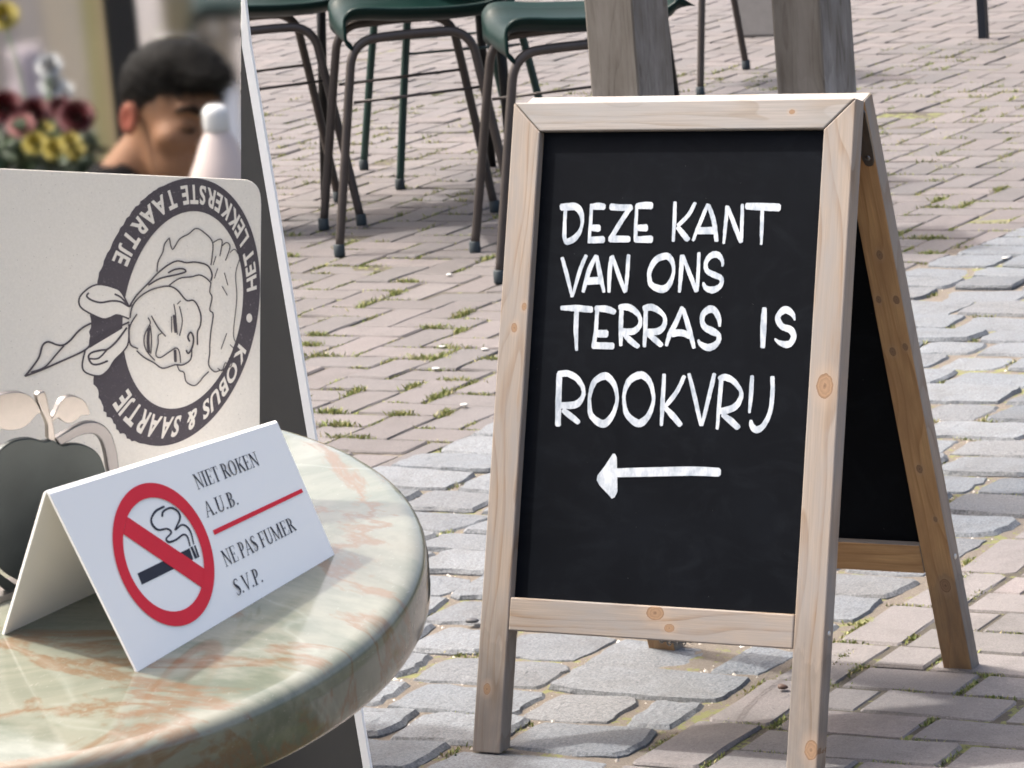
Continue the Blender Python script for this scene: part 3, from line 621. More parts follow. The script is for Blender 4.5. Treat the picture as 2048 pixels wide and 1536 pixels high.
# a condensed roman alphabet: polygons in a unit-high box
def rect(x0, y0, x1, y1): return [(x0, y0), (x1, y0), (x1, y1), (x0, y1)]
def stem(x, w_=.13, y0=0., y1=1.): return rect(x-w_/2, y0, x+w_/2, y1)
def serif(x, y, w_=.3): return rect(x-w_/2, y if y < .5 else y-.035, x+w_/2, y+.035 if y < .5 else y)
def bowl(x0, y0, y1, rx, th_=.12, a0=-90, a1=90, thin=.045):
    cy, ry = (y0+y1)/2, (y1-y0)/2; A = np.radians(np.linspace(a0, a1, 13)); P = [(x0+rx*math.cos(q), cy+ry*math.sin(q)) for q in A]; Q = [(x0+(rx-th_)*math.cos(q), cy+(ry-thin)*math.sin(q)) for q in A]
    return [[P[i], P[i+1], Q[i+1], Q[i]] for i in range(12)]
SER = {
 'I': (.36, [stem(.18), serif(.18, 0), serif(.18, 1)]),
 'N': (.76, [stem(.14, .05), stem(.62, .05), [(.04, 1), (.20, 1), (.66, 0), (.58, 0)], serif(.14, 0, .22), serif(.62, 1, .24)]),
 'E': (.62, [stem(.18), rect(.04, .965, .54, 1), rect(.2, .48, .42, .52), rect(.04, 0, .57, .035), [(.50, 1), (.54, 1), (.56, .76), (.54, .76)], [(.40, .38), (.43, .38), (.43, .62), (.40, .62)], [(.53, 0), (.57, 0), (.61, .27), (.585, .27)]]),
 'F': (.56, [stem(.18), rect(.04, .965, .52, 1), rect(.2, .47, .42, .51), serif(.18, 0), [(.48, 1), (.52, 1), (.54, .75), (.52, .75)], [(.40, .37), (.43, .37), (.43, .61), (.40, .61)]]),
 'T': (.62, [stem(.31), rect(.03, .96, .59, 1), serif(.31, 0), [(.03, 1), (.06, 1), (.05, .74), (.03, .74)], [(.56, 1), (.59, 1), (.59, .74), (.57, .74)]]),
 'R': (.70, [stem(.18), serif(.18, 0), rect(.04, .965, .3, 1), rect(.2, .48, .3, .515), [(.30, .5), (.42, .52), (.70, 0), (.55, 0)]]+bowl(.28, .48, 1., .26)),
 'P': (.58, [stem(.18), serif(.18, 0), rect(.04, .965, .3, 1), rect(.2, .44, .3, .475)]+bowl(.28, .44, 1., .26)),
 'B': (.64, [stem(.18), rect(.04, .965, .3, 1), rect(.04, 0, .3, .035), rect(.2, .50, .3, .535)]+bowl(.28, .50, 1., .24)+bowl(.28, 0., .535, .30)),
 'O': (.74, bowl(.37, -.02, 1.02, .33, .13, -90, 90)+[[(.74-x, y) for x, y in q] for q in bowl(.37, -.02, 1.02, .33, .13, -90, 90)]),
 'K': (.72, [stem(.18), serif(.18, 0), serif(.18, 1), [(.22, .44), (.25, .42), (.62, .98), (.56, .98)], [(.30, .58), (.38, .68), (.72, 0), (.56, 0)], serif(.58, 1, .2)]),
 'A': (.70, [[(.05, 0), (.10, 0), (.36, .93), (.33, 1)], [(.33, 1), (.39, 1), (.66, 0), (.52, 0)], rect(.16, .31, .54, .35), serif(.08, 0, .18), serif(.60, 0, .24)]),
 'U': (.74, [stem(.18, .13, .26, 1.), stem(.60, .05, .26, 1.), serif(.18, 1), serif(.60, 1, .22)]+[[(x, y) for x, y in q] for q in bowl(.37, -.02, .58, .255, .10, 180, 360, .06)]),
 'S': (.52, [[tuple(p) for p in (V_[i], V_[i+1], V_[L_+i+1], V_[L_+i])] for V_, L_ in [(lambda r: (r[0], len(r[0])//2))(ribbon([(.43, .80, .03), (.40, .93, .05), (.26, .975, .06), (.12, .86, .10), (.13, .70, .13), (.27, .53, .17), (.40, .36, .15), (.42, .18, .12), (.28, .025, .06), (.13, .05, .05), (.07, .22, .03)], 4, False, False))] for i in range(L_-1)]),
 'M': (.92, [stem(.14, .05), stem(.76, .13), [(.04, 1), (.19, 1), (.49, 0), (.43, 0)], [(.43, 0), (.47, 0), (.76, .95), (.72, 1)], serif(.14, 0, .2), serif(.76, 0), serif(.78, 1, .22)]),
 'V': (.70, [[(.04, 1), (.18, 1), (.42, 0), (.35, 0)], [(.35, 0), (.39, 0), (.64, 1), (.59, 1)], serif(.11, 1, .24), serif(.62, 1, .2)]),
 '.': (.26, [[(.13+.07*math.cos(q), .065+.07*math.sin(q)) for q in np.linspace(0, 2*math.pi, 9)[:-1]]]),
 ' ': (.26, [])}
def serif_line(text, a, b_, ua, ub):
    tot = sum(SER[c][0] for c in text); x = 0; a, b_, ua, ub = map(np.array, (a, b_, ua, ub))
    for c in text:
        w_, polys = SER[c]; out = []
        for P in polys: out.append(([tuple((a+(b_-a)*((x+p[0])/tot)+(ua+(ub-ua)*((x+p[0])/tot))*p[1])) for p in P], [tuple(range(len(P)))]))
        if out: flat('letter', [(zt(P), F_) for P, F_ in out], .0004, M_INK, sheet, on_tent)
        x += w_
serif_line('NIET ROKEN', (770, 352), (1264, 156), (-46, -118), (-42, -106))
serif_line('A.U.B.', (845, 572), (1100, 464), (-42, -120), (-38, -112))
serif_line('NE PAS FUMER', (992, 962), (1552, 668), (-46, -124), (-46, -104))
serif_line('S.V.P.', (1080, 1192), (1292, 1072), (-42, -126), (-40, -118))

# the menu card with its round emblem
VC = .205; NC = -FW*math.cos(.05)+ZZ*math.sin(.05); QC = tp(0, VC, 0)
on_card = lambda x, y, l=0.0: on_plane(x, y, QC+NC*l, NC)
def base_a(px):
    lo, hi = -.8, .8
    for _ in range(40):
        m_ = (lo+hi)/2; lo, hi = (m_, hi) if project(tp(m_, VC))[0] < px else (lo, m_)
    return lo
corner = smooth_path([(478, 359), (496, 361), (512, 371), (520, 388), (522, 410)], 3)
out2 = [on_card(-190, 329)]+[on_card(x, y) for x, y in corner]+[on_card(520, 640), tp(base_a(518), VC), tp(base_a(-170), VC)]
kraft = NT('grey_board'); p = kraft.pos(); nn = kraft.noise(p, 420, 5, .75); fb = kraft.noise(kraft.scale(p, (900, 900, 260)), 1., 3, .6)
kc = kraft.mix(nn, (.58, .54, .475), (.77, .725, .65)); kc = kraft.mix(kraft.math('MULTIPLY', kraft.ramp(fb, [(.64, 0.), (.78, 1.)]), .35), kc, (.34, .31, .28))
vv = kraft.n('TexVoronoi', Scale=170.); kraft.put(vv.inputs['Vector'], p); kc = kraft.mix(kraft.math('MULTIPLY', kraft.math('LESS_THAN', vv.outputs['Distance'], .07), .6), kc, (.22, .19, .17))
kraft.col(kc).rough(.85); kraft.bump(nn, .2, .0006)
card = empty('menu_card', tuple(tp(-.12, VC)), 'grey cardboard menu card with a round dark emblem standing behind the no-smoking sign', 'menu')
n = len(out2); V = out2+[q-NC*.0025 for q in out2]
board = mk('card_board', V, [tuple(range(n))[::-1], tuple(range(n, 2*n))]+[(k, (k+1) % n, n+(k+1) % n, n+k) for k in range(n)], kraft.m, card)
MB().box(tp(-.16, VC+.022, .012), .10, .04, .022, [UW, TV, TN]).build('foot', plain('foot_wood', (.3, .2, .12), .6), card)
ink = NT('worn_ink'); p = ink.pos(); wn = ink.noise(p, 520, 4, .7)
ink.col(ink.mix(ink.ramp(wn, [(.62, 0.), (.74, 1.)]), (.060, .050, .058), (.30, .29, .28))).rough(.75); M_PR = ink.m
co, ao, bo = np.array([351, 624.]), np.array([168, -22.]), np.array([20, -267.])
ci, ai, bi = np.array([365.5, 620.]), np.array([120, -15.]), np.array([13, -197.])
def ringpt(th_, k): return (ci*(1-k)+co*k)+(ai*(1-k)+ao*k)*math.cos(th_)+(bi*(1-k)+bo*k)*math.sin(th_)
NR_ = 200; th = np.linspace(0, 2*math.pi, NR_+1)[:-1]; V2 = []
for q in th:
    rough_ = abs(math.sin(q*31)+math.sin(q*57+1)+NR.normal(0, .8)) if math.cos(q) < -.25 else 0
    V2.append(ringpt(q, 1.+.035*rough_*min(1, -math.cos(q)*2 if math.cos(q) < 0 else 0)))
V2 += [ringpt(q, 0.) for q in th]
flat('emblem_ring', [(V2, [(k, (k+1) % NR_, NR_+(k+1) % NR_, NR_+k) for k in range(NR_)])], .0003, M_PR, board, on_card)
M_PAPER = kraft.m
def glyph(ch):
    cu = bpy.data.curves.new('glyph', 'FONT'); cu.body = ch; cu.size = 1.; cu.offset = .030; cu.resolution_u = 4; cu.fill_mode = 'FRONT'
    o = bpy.data.objects.new('glyph', cu); COL.objects.link(o); dg = bpy.context.evaluated_depsgraph_get(); me = o.evaluated_get(dg).to_mesh()
    V_ = np.array([v.co[:2] for v in me.vertices]); F_ = [tuple(p_.vertices) for p_ in me.polygons]; o.evaluated_get(dg).to_mesh_clear()
    bpy.data.objects.remove(o); bpy.data.curves.remove(cu); return V_, F_
def ring_text(text, t0, t1, up_in, k0, k1):
    """letters along the ring from angle t0 to t1 (degrees); up_in: tops of the letters face the centre"""
    G = [None if c == ' ' else glyph(c) for c in text]; wd = [.34 if g_ is None else float(g_[0][:, 0].max()-g_[0][:, 0].min())+.09 for g_ in G]; tot = sum(wd); x = 0
    for c, g_, w_ in zip(text, G, wd):
        if g_ is not None:
            V_, F_ = g_; vx = V_[:, 0]-V_[:, 0].min()+.045; y0_ = min(0., V_[:, 1].min()) if c == 'J' else 0.; hh = max(.5, V_[:, 1].max()); out = []
            for a, b_ in zip(vx, V_[:, 1]):
                q = math.radians(t0+(t1-t0)*(x+a)/tot); f = min(1., max(0, (b_-y0_)/(hh-y0_))); out.append(ringpt(q, k0+(k1-k0)*f))
            flat('letter', [(out, F_)], .0005, M_PAPER, board, on_card)
        x += w_
ring_text('HET LEKKERSTE TAARTJE', 5, 152, True, .80, .22)
ring_text('KOBUS & SAARTJE', -22, -138, False, .22, .80)
dq = [tuple(np.array(ringpt(math.radians(-8), .5))+np.array([6*math.cos(a), 9*math.sin(a)])) for a in np.linspace(0, 6.28, 13)[:-1]]
flat('letter', [(dq, [tuple(range(12))])], .0005, M_PAPER, board, on_card)
zf = lambda S, w_=None: [(40+p_[0]/4.452, 440+p_[1]/4.452)+((w_/4.452,) if w_ else ()) for p_ in S]
loop1 = [(970, 770), (900, 640), (830, 600), (720, 575), (640, 590), (560, 650), (525, 710), (540, 775), (620, 830), (735, 880), (800, 870), (860, 845), (920, 860), (970, 880)]
loop2 = [(580, 1165), (555, 1280), (570, 1345), (640, 1380), (720, 1385), (790, 1330), (840, 1250), (920, 1170), (965, 1090), (970, 930)]
flat('bow_fill', [(zf([tuple(q) for q in smooth_path(L_, 5)]), [tuple(range((len(L_)-1)*5+1))]) for L_ in (loop1, loop2)], .0006, M_PAPER, board, on_card)
LINES = [(loop1, 15), ([(610, 650), (595, 680), (640, 715), (720, 735), (820, 720), (900, 730), (970, 770), (990, 750)], 17), ([(845, 660), (900, 690), (960, 755)], 17),
 ([(735, 885), (600, 935), (520, 990), (450, 1070), (390, 1112), (330, 1112), (250, 1085), (200, 1120), (170, 1220), (110, 1310), (45, 1390)], 17), ([(45, 1390), (180, 1340), (340, 1270), (560, 1170), (640, 1100), (740, 1010), (860, 960), (970, 910)], 17), ([(390, 1120), (320, 1200), (220, 1310), (100, 1355)], 15),
 (loop2, 15), ([(780, 1255), (700, 1285), (640, 1280), (610, 1220), (640, 1180), (720, 1160), (780, 1150), (860, 1080), (950, 960)], 18), ([(620, 1235), (700, 1230), (780, 1150)], 15),
 ([(980, 870), (1000, 770), (1060, 690), (1150, 630), (1240, 600), (1330, 590), (1400, 625), (1480, 715), (1540, 715), (1580, 760), (1610, 850), (1605, 940), (1580, 1000), (1580, 1110)], 13),
 ([(980, 760), (1040, 670), (1150, 555), (1230, 470), (1320, 400), (1400, 365), (1480, 380), (1560, 375), (1650, 395), (1690, 430), (1710, 490), (1700, 540)], 14), ([(1330, 580), (1420, 520), (1530, 505), (1600, 490), (1660, 520), (1700, 560)], 12), ([(1145, 580), (1250, 520), (1400, 485), (1475, 460), (1450, 435), (1380, 440), (1320, 470)], 15),
 ([(1220, 460), (1230, 370), (1270, 290), (1290, 210), (1330, 160)], 11), ([(1330, 160), (1358, 262), (1420, 170), (1500, 125), (1570, 75), (1650, 120), (1715, 200), (1710, 330), (1700, 400)], 11),
 ([(1720, 200), (1780, 170), (1800, 200), (1780, 320)], 10), ([(1800, 230), (1840, 200), (1870, 240), (1830, 360)], 10), ([(1870, 290), (1910, 260), (1940, 300), (1960, 330), (1920, 480), (1930, 700), (1900, 1010), (1930, 1100)], 8),
 ([(1700, 560), (1690, 640), (1710, 690), (1690, 800), (1720, 840), (1700, 990), (1690, 1110), (1690, 1180), (1680, 1290), (1730, 1350), (1780, 1340), (1840, 1330)], 11),
 ([(1040, 840), (990, 920), (970, 1000), (985, 1110), (1050, 1145)], 13), ([(1040, 1165), (1100, 1220), (1190, 1270), (1270, 1320), (1380, 1290), (1450, 1290), (1520, 1240), (1530, 1140)], 12),
 ([(1140, 870), (1160, 920), (1115, 1010), (1105, 1090), (1130, 1170), (1200, 1250)], 11), ([(1160, 940), (1172, 1060), (1165, 1190)], 10), ([(1148, 960), (1140, 1080), (1148, 1180)], 26), ([(1170, 855), (1230, 960), (1295, 1035)], 12), ([(1260, 1010), (1230, 1030), (1230, 1100), (1210, 1200), (1250, 1225), (1330, 1175), (1390, 1140), (1420, 1180), (1430, 1270)], 11),
 ([(1380, 1160), (1385, 1260)], 26), ([(1370, 750), (1385, 840), (1400, 1020)], 10), ([(1372, 850), (1385, 1000)], 24), ([(1420, 770), (1445, 900), (1420, 1030)], 9), ([(1350, 860), (1350, 1000)], 9), ([(1400, 750), (1430, 720)], 9),
 ([(1480, 1160), (1500, 1188), (1535, 1130), (1545, 1050), (1520, 1000), (1495, 1040), (1510, 1080)], 16), ([(1400, 1290), (1420, 1340), (1460, 1360), (1480, 1440), (1550, 1475), (1600, 1440), (1630, 1400), (1680, 1350)], 11),
 ([(1745, 320), (1720, 400)], 8), ([(1760, 430), (1730, 520)], 8), ([(1820, 470), (1850, 580)], 8), ([(1800, 590), (1845, 670)], 8), ([(1840, 1010), (1790, 1150)], 8), ([(1870, 1110), (1910, 1150)], 8), ([(1860, 1230), (1890, 1260), (1870, 1310), (1830, 1270), (1800, 1340), (1760, 1320)], 9)]
flat('emblem_drawing', [ribbon(zf(L_, w_), 5) for L_, w_ in LINES], .0007, M_PR, board, on_card)

# the apple-shaped metal holder in front of the card
BD = .80*UW+.60*TV; BD /= np.linalg.norm(BD); NA = np.cross(BD, TN); NA /= np.linalg.norm(NA); NA = NA if NA@CF < 0 else -NA
QA = tp(-.185, -.010)
on_apple = lambda x, y, l=0.0: on_plane(x, y, QA+NA*l, NA)
za = lambda S: [(x/3.012, 770+y/3.012) for x, y in S]
apple = empty('apple_menu_holder', tuple(QA), 'brushed metal holder shaped like an apple with two leaves', 'menu holder')
def metal_mat():
    t = NT('brushed_metal'); p = t.pos(); b_ = t.noise(p, 60, 5, .7); s_ = t.noise(t.scale(p, (300, 300, 40)), 1., 3)
    t.col(t.mix(b_, (.20, .19, .185), (.32, .295, .28))); t.b.inputs['Metallic'].default_value = 1.
    t.rough(t.math('ADD', .30, t.math('MULTIPLY', b_, .22))); t.bump(s_, .06, .0005); return t.m
M_MET = metal_mat()
M_BODY = plain('gunmetal', (.030, .036, .037), .36, .7, .3, 25); M_RIM = plain('dark_brushed_rim', (.15, .145, .15), .36, .9, .2, 25)
def plate(name, P2, mat=None, th_=.007):
    P = [on_apple(x, y) for x, y in P2]; n_ = len(P); V_ = P+[q-NA*th_ for q in P]
    o = mk(name, V_, [tuple(range(n_)), tuple(range(n_, 2*n_))[::-1]]+[(k, n_+k, n_+(k+1) % n_, (k+1) % n_) for k in range(n_)], mat or M_MET, apple)
    return bevel(o, .0012, 2)
sp = lambda S, n_=4, cl=True: [tuple(q) for q in smooth_path(S, n_, cl)]
body = sp(za([(318, 330), (265, 340), (190, 322), (110, 330), (40, 362), (-30, 430), (-90, 560), (-110, 720), (-90, 900), (-40, 1040), (30, 1130), (110, 1178)]), 3, False)+sp(za([(150, 1190), (260, 1190), (400, 1160), (520, 1060), (590, 900), (630, 720), (640, 560), (632, 500), (605, 432), (565, 388), (500, 360), (430, 356), (380, 366), (340, 345)]), 3, False)
plate('apple_body', body, M_BODY)
arc = sp(za([(335, 322), (420, 270), (500, 230), (570, 222), (630, 245), (675, 300), (702, 380), (716, 470), (724, 600), (715, 760), (680, 930), (610, 1080), (500, 1190)]), 3, False)+sp(za([(480, 1165), (580, 1050), (645, 900), (672, 760), (672, 600), (652, 500), (640, 420), (612, 335), (560, 296), (480, 308), (410, 345), (365, 362)]), 3, False)
plate('apple_rim', arc, M_RIM)
arc2 = za([(-120, 1000), (-60, 1080), (20, 1150), (90, 1200), (180, 1240), (300, 1250), (400, 1235), (500, 1190), (505, 1225), (420, 1275), (300, 1300), (150, 1290), (60, 1262), (-30, 1190), (-110, 1090)])
plate('apple_foot', arc2, M_BODY)
plate('stem', sp(za([(222, 62), (262, 38), (276, 46), (288, 90), (302, 160), (322, 225), (334, 322), (318, 340), (292, 322), (290, 245), (262, 180), (244, 138)]), 2))
plate('leaf', sp(za([(246, 168), (228, 120), (190, 72), (130, 46), (50, 48), (-30, 76), (-90, 150), (-40, 232), (20, 268), (90, 272), (150, 252), (196, 210), (222, 176)]), 3))
plate('leaf', sp(za([(312, 205), (338, 160), (366, 100), (410, 70), (460, 70), (510, 96), (534, 140), (541, 180), (490, 186), (446, 224), (398, 230), (352, 198), (324, 218)]), 3))
Bq = QA-NA*.02
MB().box(tp(-.15, .03, .004), .16, .03, .006, [BD, np.cross(TN, BD), TN]).build('base_bar', M_MET, apple)

# ------------------------------------------------------------------ collage wedge and white strip given a body as a board, behind the table
ZW = 4.38; W0 = at(560, 900, ZW); WNv = -FW*math.cos(.38)-UW*math.sin(.38)
on_wedge = lambda x, y, l=0.0: on_plane(x, y, W0+WNv*l, WNv)
def to_ground(x_of_y):
    lo, hi = 1000, 4000
    for _ in range(50):
        m_ = (lo+hi)/2; lo, hi = (m_, hi) if on_wedge(x_of_y(m_), m_)[2] > .012 else (lo, m_)
    return on_wedge(x_of_y(lo), lo)
re_ = lambda y: 482+.168*y
outer = [on_wedge(482, -60), on_wedge(re_(-60)+12, -60), to_ground(re_), to_ground(lambda y: 482)]
wedge = empty('added_screen', tuple((outer[2]+outer[3])/2*np.array([1, 1, 0])), 'added frosted pane for blur, ending in a collage wedge built as white-edged grey board', 'wind screen')
def slab(name, P, th_, mat):
    n_ = len(P); V_ = list(P)+[q-WNv*th_ for q in P]
    return mk(name, V_, [tuple(range(n_)), tuple(range(n_, 2*n_))[::-1]]+[(k, n_+k, n_+(k+1) % n_, (k+1) % n_) for k in range(n_)], mat, wedge)
inner = [on_wedge(482, -60), on_wedge(482.6, -58), on_wedge(re_(60)-10, 60)]
li = lambda y: re_(y)-15
bevel(slab('collage_wedge', [on_wedge(482, 60), on_wedge(li(90), 90), to_ground(li), to_ground(lambda y: 482)], .018, plain('dark_grey_paint', (.049, .049, .050), .55, 0, .05, 20, .05)), .001, 1)
wm = NT('white_edge_paint'); wm.col((.92, .92, .92)).rough(.5)
bevel(slab('collage_strip', [on_wedge(482, -60), on_wedge(re_(-60)+14, -60), on_wedge(re_(0)+8, 0), on_wedge(re_(90)+3, 90), to_ground(re_), to_ground(lambda y: li(y)+.6), on_wedge(li(92)+.6, 92), on_wedge(482, 62)], .006, wm.m), .0005, 1)
gb = (outer[2]+outer[3])/2; MB().box((gb[0], gb[1], .006), .55, .30, .012, [np.cross(ZZ, WNv), WNv, ZZ]).build('base_plate', M_IRON, wedge)
gl = NT('blur_glass'); gl.b.inputs['Transmission Weight'].default_value = 1.; gl.b.inputs['Roughness'].default_value = .185; gl.b.inputs['IOR'].default_value = 1.08; gb_ = gl.n('BsdfGlass', _distribution='BECKMANN', Roughness=.165, IOR=1.08, Color=(.98, .985, .98, 1)); gl.t.links.new(gb_.outputs[0], gl.out.inputs['Surface'])
ZG = 4.30; GN = -FW; G0 = at(482, 300, ZG)  # pane added only to blur the person and flowers behind it
on_glass = lambda x, y: on_plane(x, y, G0, GN)
gp = [on_glass(-150, -60), on_glass(480.5, -60), on_glass(480.5, 1500), on_glass(-150, 1500)]
mk('added_blur_pane', gp+[q-GN*.004 for q in gp], [(0, 1, 2, 3)[::-1], (4, 5, 6, 7)]+[(k, (k+1) % 4, 4+(k+1) % 4, 4+k) for k in range(4)], gl.m, wedge)
gb0, gb1 = on_glass(-150, 1500), on_glass(480.5, 1500); gm_ = (gb0+gb1)/2; gl_ = np.linalg.norm(gb1-gb0)
ux = (gb1-gb0)*np.array([1, 1, 0]); ux /= np.linalg.norm(ux)
for e_ in (.08, .92):
    q = gb0+(gb1-gb0)*e_; MB().box((q[0], q[1], (q[2]+.03)/2), .04, .04, q[2]+.03, [ux, np.cross(ZZ, ux), ZZ]).box((q[0], q[1], .006), .12, .30, .012, [ux, np.cross(ZZ, ux), ZZ]).build('added_pane_leg', M_IRON, wedge)
# ------------------------------------------------------------------ terrace chairs, posts and what else stands on the square
M_GREEN = NT('green_plastic'); p = M_GREEN.pos(); nz = M_GREEN.noise(p, 14, 4)
M_GREEN.col(M_GREEN.mix(nz, (.0006, .0095, .0082), (.0018, .019, .016))).rough(M_GREEN.math('ADD', .34, M_GREEN.math('MULTIPLY', nz, .2))); M_GREEN.b.inputs['Specular IOR Level'].default_value = .16; M_GREEN.bump(M_GREEN.noise(p, 200, 3), .08, .001); M_GREEN = M_GREEN.m
M_TUBE = plain('brown_tube', (.055, .045, .040), .45, .3, .3, 18)
M_TUBEG = plain('green_tube', (.018, .045, .038), .4, .3, .25, 18)
M_CAPS = plain('rubber_cap', (.02, .03, .035), .7)
def make_chair(label, tube):
    root = empty('terrace_chair', (0, 0, 0), label, 'chair', 'green plastic chairs on the terrace')
    for sx in (-.27, .27):
        pts = smooth_path([(sx*1.08, -.285, .018), (sx*1.02, -.238, .30), (sx*.97, -.203, .51), (sx*.95, -.185, .592), (sx*.94, -.145, .632), (sx*.93, -.08, .641), (sx*.93, .08, .642), (sx*.94, .15, .634), (sx*.95, .192, .595), (sx*.97, .208, .52), (sx*1.03, .243, .30), (sx*1.10, .285, .018)], 5)
        fr = MB().tube(pts, .0142, 12).build('leg_frame', tube, root, local=True, smooth=True)
        MB().tube([(sx*.985, -.195, .455), (sx*.985, .205, .465)], .0045, 8).build('stretcher', tube, fr, local=True, smooth=True)
        for q in (pts[0], pts[-1]): MB().lathe([(.0165, -.018), (.018, -.012), (.0175, .018), (.015, .02)], q, 12).build('foot_cap', M_CAPS, fr, local=True, smooth=True)
    prof = smooth_path([(-.275, .618), (-.292, .640), (-.285, .672), (-.245, .690), (-.12, .678), (.06, .668), (.19, .680), (.255, .745), (.30, .87), (.335, 1.00), (.352, 1.10), (.350, 1.135)], 4)
    V, F = [], []; nu, nv = 21, len(prof)
    for j, (y, z) in enumerate(prof):
        tt = j/(nv-1); hw = (.275-.02*abs(tt-.3)) if tt < .55 else .27-.05*(tt-.55)
        for i in range(nu):
            u = -1+2*i/(nu-1); e = abs(u)**5
            V.append((u*hw, y+.09+(.03*e if tt > .6 else 0)-(.05*u*u if tt > .62 else 0), z+(.045*e if tt < .6 else .0)-(.05*abs(u)**8 if tt < .12 else 0)))
    for j in range(nv-1):
        for i in range(nu-1): F.append((j*nu+i, j*nu+i+1, (j+1)*nu+i+1, (j+1)*nu+i))
    s = mk('seat_shell', V, F, M_GREEN, root, local=True, smooth=True); m = s.modifiers.new('thick', 'SOLIDIFY'); m.thickness = .009; m.offset = 0
    return root
def copy_thing(o, loc, rotz, label=None):
    r = o.copy(); COL.objects.link(r); r.location = loc; r.rotation_euler = (0, 0, rotz)
    if label: r['label'] = label
    for chd in list(o.children):
        c_ = chd.copy(); COL.objects.link(c_); c_.parent = r
        for g_ in chd.children: d_ = g_.copy(); COL.objects.link(d_); d_.parent = c_
    return r
cdir = math.radians(37)-math.pi/2
def cspot(px, py):
    """chair place so that its near front foot stands at that picture point"""
    P = on_plane(px, py, np.zeros(3), ZZ); c_, s_ = math.cos(cdir), math.sin(cdir); lx, ly = .27*1.08, -.285
    return (P[0]-(c_*lx-s_*ly), P[1]-(s_*lx+c_*ly), 0)
ch0 = make_chair('green plastic terrace chair in the middle of the row behind the white-edged board', M_TUBE)
ch0.location = cspot(680, 513); ch0.rotation_euler = (0, 0, cdir); ch0.scale = (1, 1, 1.045)
copy_thing(ch0, cspot(1000, 566), cdir, 'green plastic terrace chair half hidden behind the chalkboard and the wooden post')
copy_thing(ch0, cspot(372, 488), cdir+.04, 'green plastic terrace chair partly hidden by the white-edged board')
chg = make_chair('green plastic chair with green legs on the far side of the row', M_TUBEG); chg.location = (-3.95, 5.85, 0); chg.rotation_euler = (0, 0, cdir+math.pi+.12)
copy_thing(ch0, (-3.97, 8.05, 0), cdir+math.pi+.35, 'green plastic chair standing between the two wooden posts')
# the table behind the chairs: slim black legs, unseen top added to shade the paving
tx, ty = np.array([.910, -.415, 0]), np.array([.415, .910, 0]); tq = np.array([-4.156, 5.27, 0])
tt_ = empty('terrace_table', tuple(tq+tx*.565+ty*.36), 'terrace table with slim black legs behind the row of green chairs', 'table')
M_BLK = plain('black_steel', (.010, .010, .011), .4, .5, .2, 30)
for a_, b_ in ((0, 0), (1.13, 0), (0, .72), (1.13, .72)): MB().tube([tq+tx*a_+ty*b_, tq+tx*(.06+a_*.894)+ty*(.04+b_*.89)+np.array([0, 0, .93])], .0165, 10).build('leg', M_BLK, tt_, smooth=True)
bevel(MB().box(tq+tx*.565+ty*.36+np.array([0, 0, .945]), 1.42, .98, .03, [tx, ty, np.array([0, 0, 1.])]).build('table_top', plain('unseen_shade_top', (.12, .08, .05), .6), tt_), .004)
# two weathered square posts
def post(P, w_, h, rot, label, seed):
    c_, s_ = math.cos(rot), math.sin(rot); r = empty('wooden_post', P, label, 'post', 'weathered posts behind the chalkboard')
    V, G = [], []
    for z in (0, .6, 1.2, h):
        for i, (a, b_) in enumerate(((-1, -1), (1, -1), (1, 1), (-1, 1))):
            x, y = a*w_/2, b_*w_/2; V.append((x*c_-y*s_, x*s_+y*c_, z)); G.append((z, x+y*.83, y-x*.4))
    F = [(0, 3, 2, 1), (12, 13, 14, 15)]+[(4*k+i, 4*k+(i+1) % 4, 4*k+4+(i+1) % 4, 4*k+4+i) for k in range(3) for i in range(4)]
    m_ = wood_mat('silvered_oak', (.27, .255, .235), (.16, .145, .13), (.10, .085, .07), 1.6, (), .85, (.33, .32, .31), seed)
    m2_ = wood_mat('brown_oak', (.15, .135, .115), (.095, .082, .068), (.06, .048, .038), 1.6, (), .85, (.17, .155, .14), seed+1)
    bevel(mk('post_shaft', V, F, [m_, m2_], r, local=True, attr={'gco': G}, mi=[0, 0]+[1 if i == 0 else 0 for k in range(3) for i in range(4)]), .006, 2)
    sh = MB(); 
    for k in range(2): sh.box((w_*.30*(k-.5)*2, 0, .05), .01, w_*1.06, .1, None)
    return r
pl = on_plane(1330, 1010, np.zeros(3), ZZ); post((pl[0], pl[1], 0), .128, 2.4, -.14, 'weathered grey square post directly behind the top of the chalkboard', 11.)
pr = on_plane(1690, 1000, np.zeros(3), ZZ); post((pr[0], pr[1], 0), .122, 2.4, -.14, 'weathered grey square post to the right, above the sign\'s hinge', 13.)
# a dark metal table far back, top right
M_DKM = plain('dark_metal', (.025, .030, .040), .4, .7, .2, 30)
tb = on_plane(1968, 78, np.zeros(3), ZZ); ft = empty('terrace_table', (tb[0]+.35, tb[1]+.45, 0), 'dark metal terrace table far back at the upper right', 'table')
for sx, sy in ((-.35, -.45), (.35, -.45), (-.35, .45), (.35, .45)): MB().box((sx, sy, .48), .036, .036, .96).build('leg', M_DKM, ft, local=True)
bevel(MB().box((0, 0, .975), .84, 1.04, .03).build('table_top', M_DKM, ft, local=True), .004)
sb = on_plane(1512, 74, np.zeros(3), ZZ); st = bevel(MB().box((sb[0], sb[1]+.1, .13), .20, .20, .26).build('parasol_base', plain('concrete', (.20, .19, .18), .85, 0, .15, 30, .4)), .012, 2)
tag(st, 'pale concrete parasol base far back between the posts', 'parasol base')
